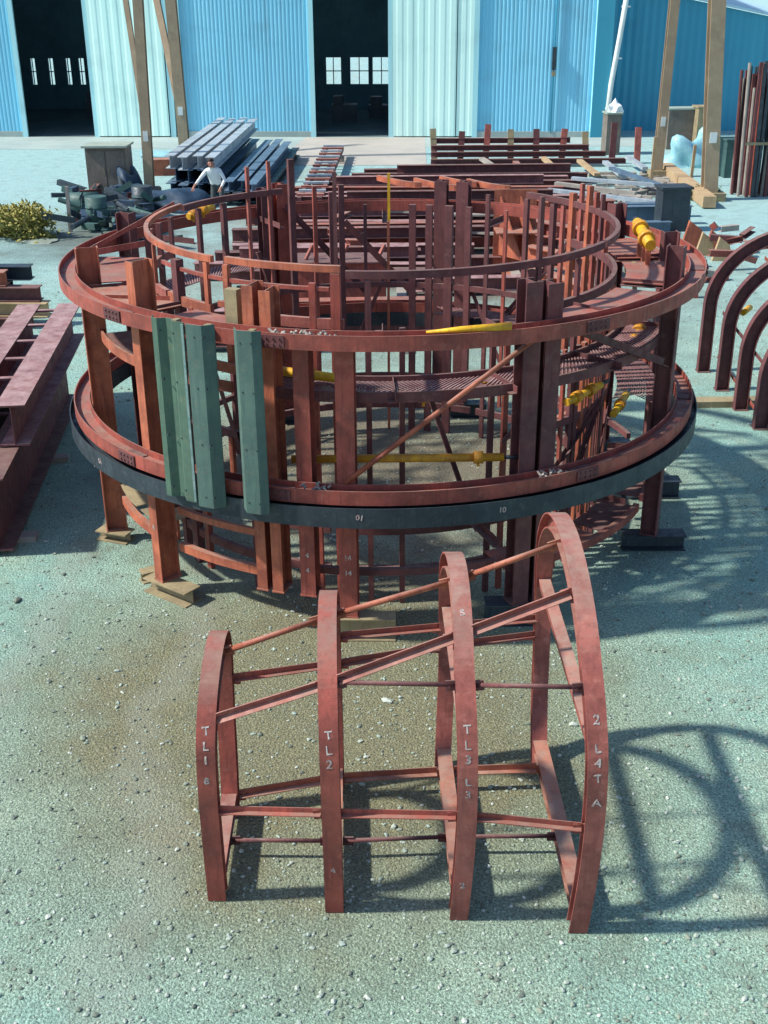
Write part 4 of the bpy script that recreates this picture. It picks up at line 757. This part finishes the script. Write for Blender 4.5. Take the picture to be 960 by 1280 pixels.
for x, y, w, h, lab in ((-2.2, 6.5, 1.2, .8, 'dark machine bed inside the middle doorway'), (-.4, 8.5, 1.5, .6, 'low dark bench inside the middle doorway'), (-14.6, 8, 1.6, .9, 'dark machine bed inside the open side doorway')):
    c = sh(x, y, 0); b = MB(); b.box(c+Vector((0, 0, h/2+.012)), (w, 1.0, h)); b.box(c+Vector((-w*.25, 0, h+.2)), (w*.4, .6, .4)); solo(b, 'workshop_machine', 'dark_steel', lab, 'machine')
# drainpipe, lightning rod
DP = thing('drainpipe', 'white drainpipe on the corner of the blue shed', 'pipe', tuple(sh(SX['i']+.62, -.2, 0)))
b = MB(); b.path([sh(SX['i']+.38, -.24, .02), sh(SX['i']+.5, -.24, 2.2), sh(SX['i']+.72, -.24, 4.0), sh(SX['i']+1.15, -.24, 8.0)], prof_t(.11, 12), (1, 0, 0), True); b.build('pipe', 'pipe_white', DP)
for z in (1.2, 3.2, 5.2): b = MB(); x = SX['i']+.38+.1*z; b.box(sh(x, -.18, z), (.34, .2, .06)); b.build('bracket', 'pipe_white', DP)
RD = thing('conduit_pole', 'thin conduit with a small dark box on the blue shed wall', 'conduit', tuple(sh(7.35, -.1, 0)))
b = MB(); b.tube(sh(7.35, -.1, .2), sh(7.35, -.1, 9), .035); b.build('conduit', 'shed_deep', RD); b = MB(); b.box(sh(7.35, -.16, 3.2), (.16, .14, .9)); b.build('switch_box', 'dark_steel', RD); b = MB(); b.box(sh(7.35, -.17, 2.6), (.14, .12, .2)); b.build('socket', 'khaki', RD)
# annex
AX = thing('blue_annex', 'deep blue annex set back beside the shed with a falling roof line', 'annex', tuple(sh(16, 2.5, 0)))
P = [(9.7, 0), (26, 0), (26, 3.2), (9.7, 6.6)]
b = MB(); n = 60; x0, x1 = 9.7, 30.0; fr = []
def eave(x): return 6.15-(x-9.7)*.2
for k in range(n*2+1):
    x = x0+(x1-x0)*k/(n*2); d = .04*(k % 2); fr.append((x, d))
b.strip([[sh(x, 2.5+d, 0), sh(x, 2.5+d, eave(x)), sh(x, 2.62+d, eave(x)), sh(x, 2.62+d, 0)] for x, d in fr]); b.build('wall', 'shed_deep', AX)
b = MB(); b.strip([[sh(x, 2.25, eave(x)+.02), sh(x, 9, eave(x)+.5), sh(x, 9, eave(x)+.6), sh(x, 2.25, eave(x)+.12)] for x in (x0, x1)]); b.build('roof', 'shed_roof', AX)
b = MB(); b.bar(sh(x1, 2.6, 1), sh(x1, 9, 1), prof_box(.12, 2)); b.build('end_wall', 'shed_deep', AX)

# ------------------------------------------------------------------ light and sky
sun_dir = Vector((-math.cos(R(46)), -.08, math.sin(R(46)))).normalized()
sd = bpy.data.lights.new('sun', 'SUN'); sd.energy = 5.0; sd.angle = R(2.5); sd.color = (1, .94, .84)
so = bpy.data.objects.new('sun', sd); COL.objects.link(so); so.rotation_euler = sun_dir.to_track_quat('Z', 'Y').to_euler()
w = bpy.data.worlds.new('World'); scene.world = w; w.use_nodes = True; nt = w.node_tree
sky = nt.nodes.new('ShaderNodeTexSky'); sky.sky_type = 'NISHITA'; sky.sun_disc = False; sky.sun_elevation = math.asin(sun_dir.z)
sky.sun_rotation = math.atan2(sun_dir.x, sun_dir.y); sky.dust_density = .6; sky.ozone_density = 1.6
nt.links.new(sky.outputs[0], nt.nodes['Background'].inputs[0]); nt.nodes['Background'].inputs[1].default_value = .145
vs = scene.view_settings; vs.view_transform = 'Standard'; vs.look = 'None'; vs.exposure = 0.34; vs.gamma = 1; vs.use_curve_mapping = False
for o in bpy.data.objects:
    if '_o' in o: del o['_o']
    if o.parent is None and o.type in ('EMPTY', 'MESH') and not o.get('kind'): o['kind'] = 'thing'
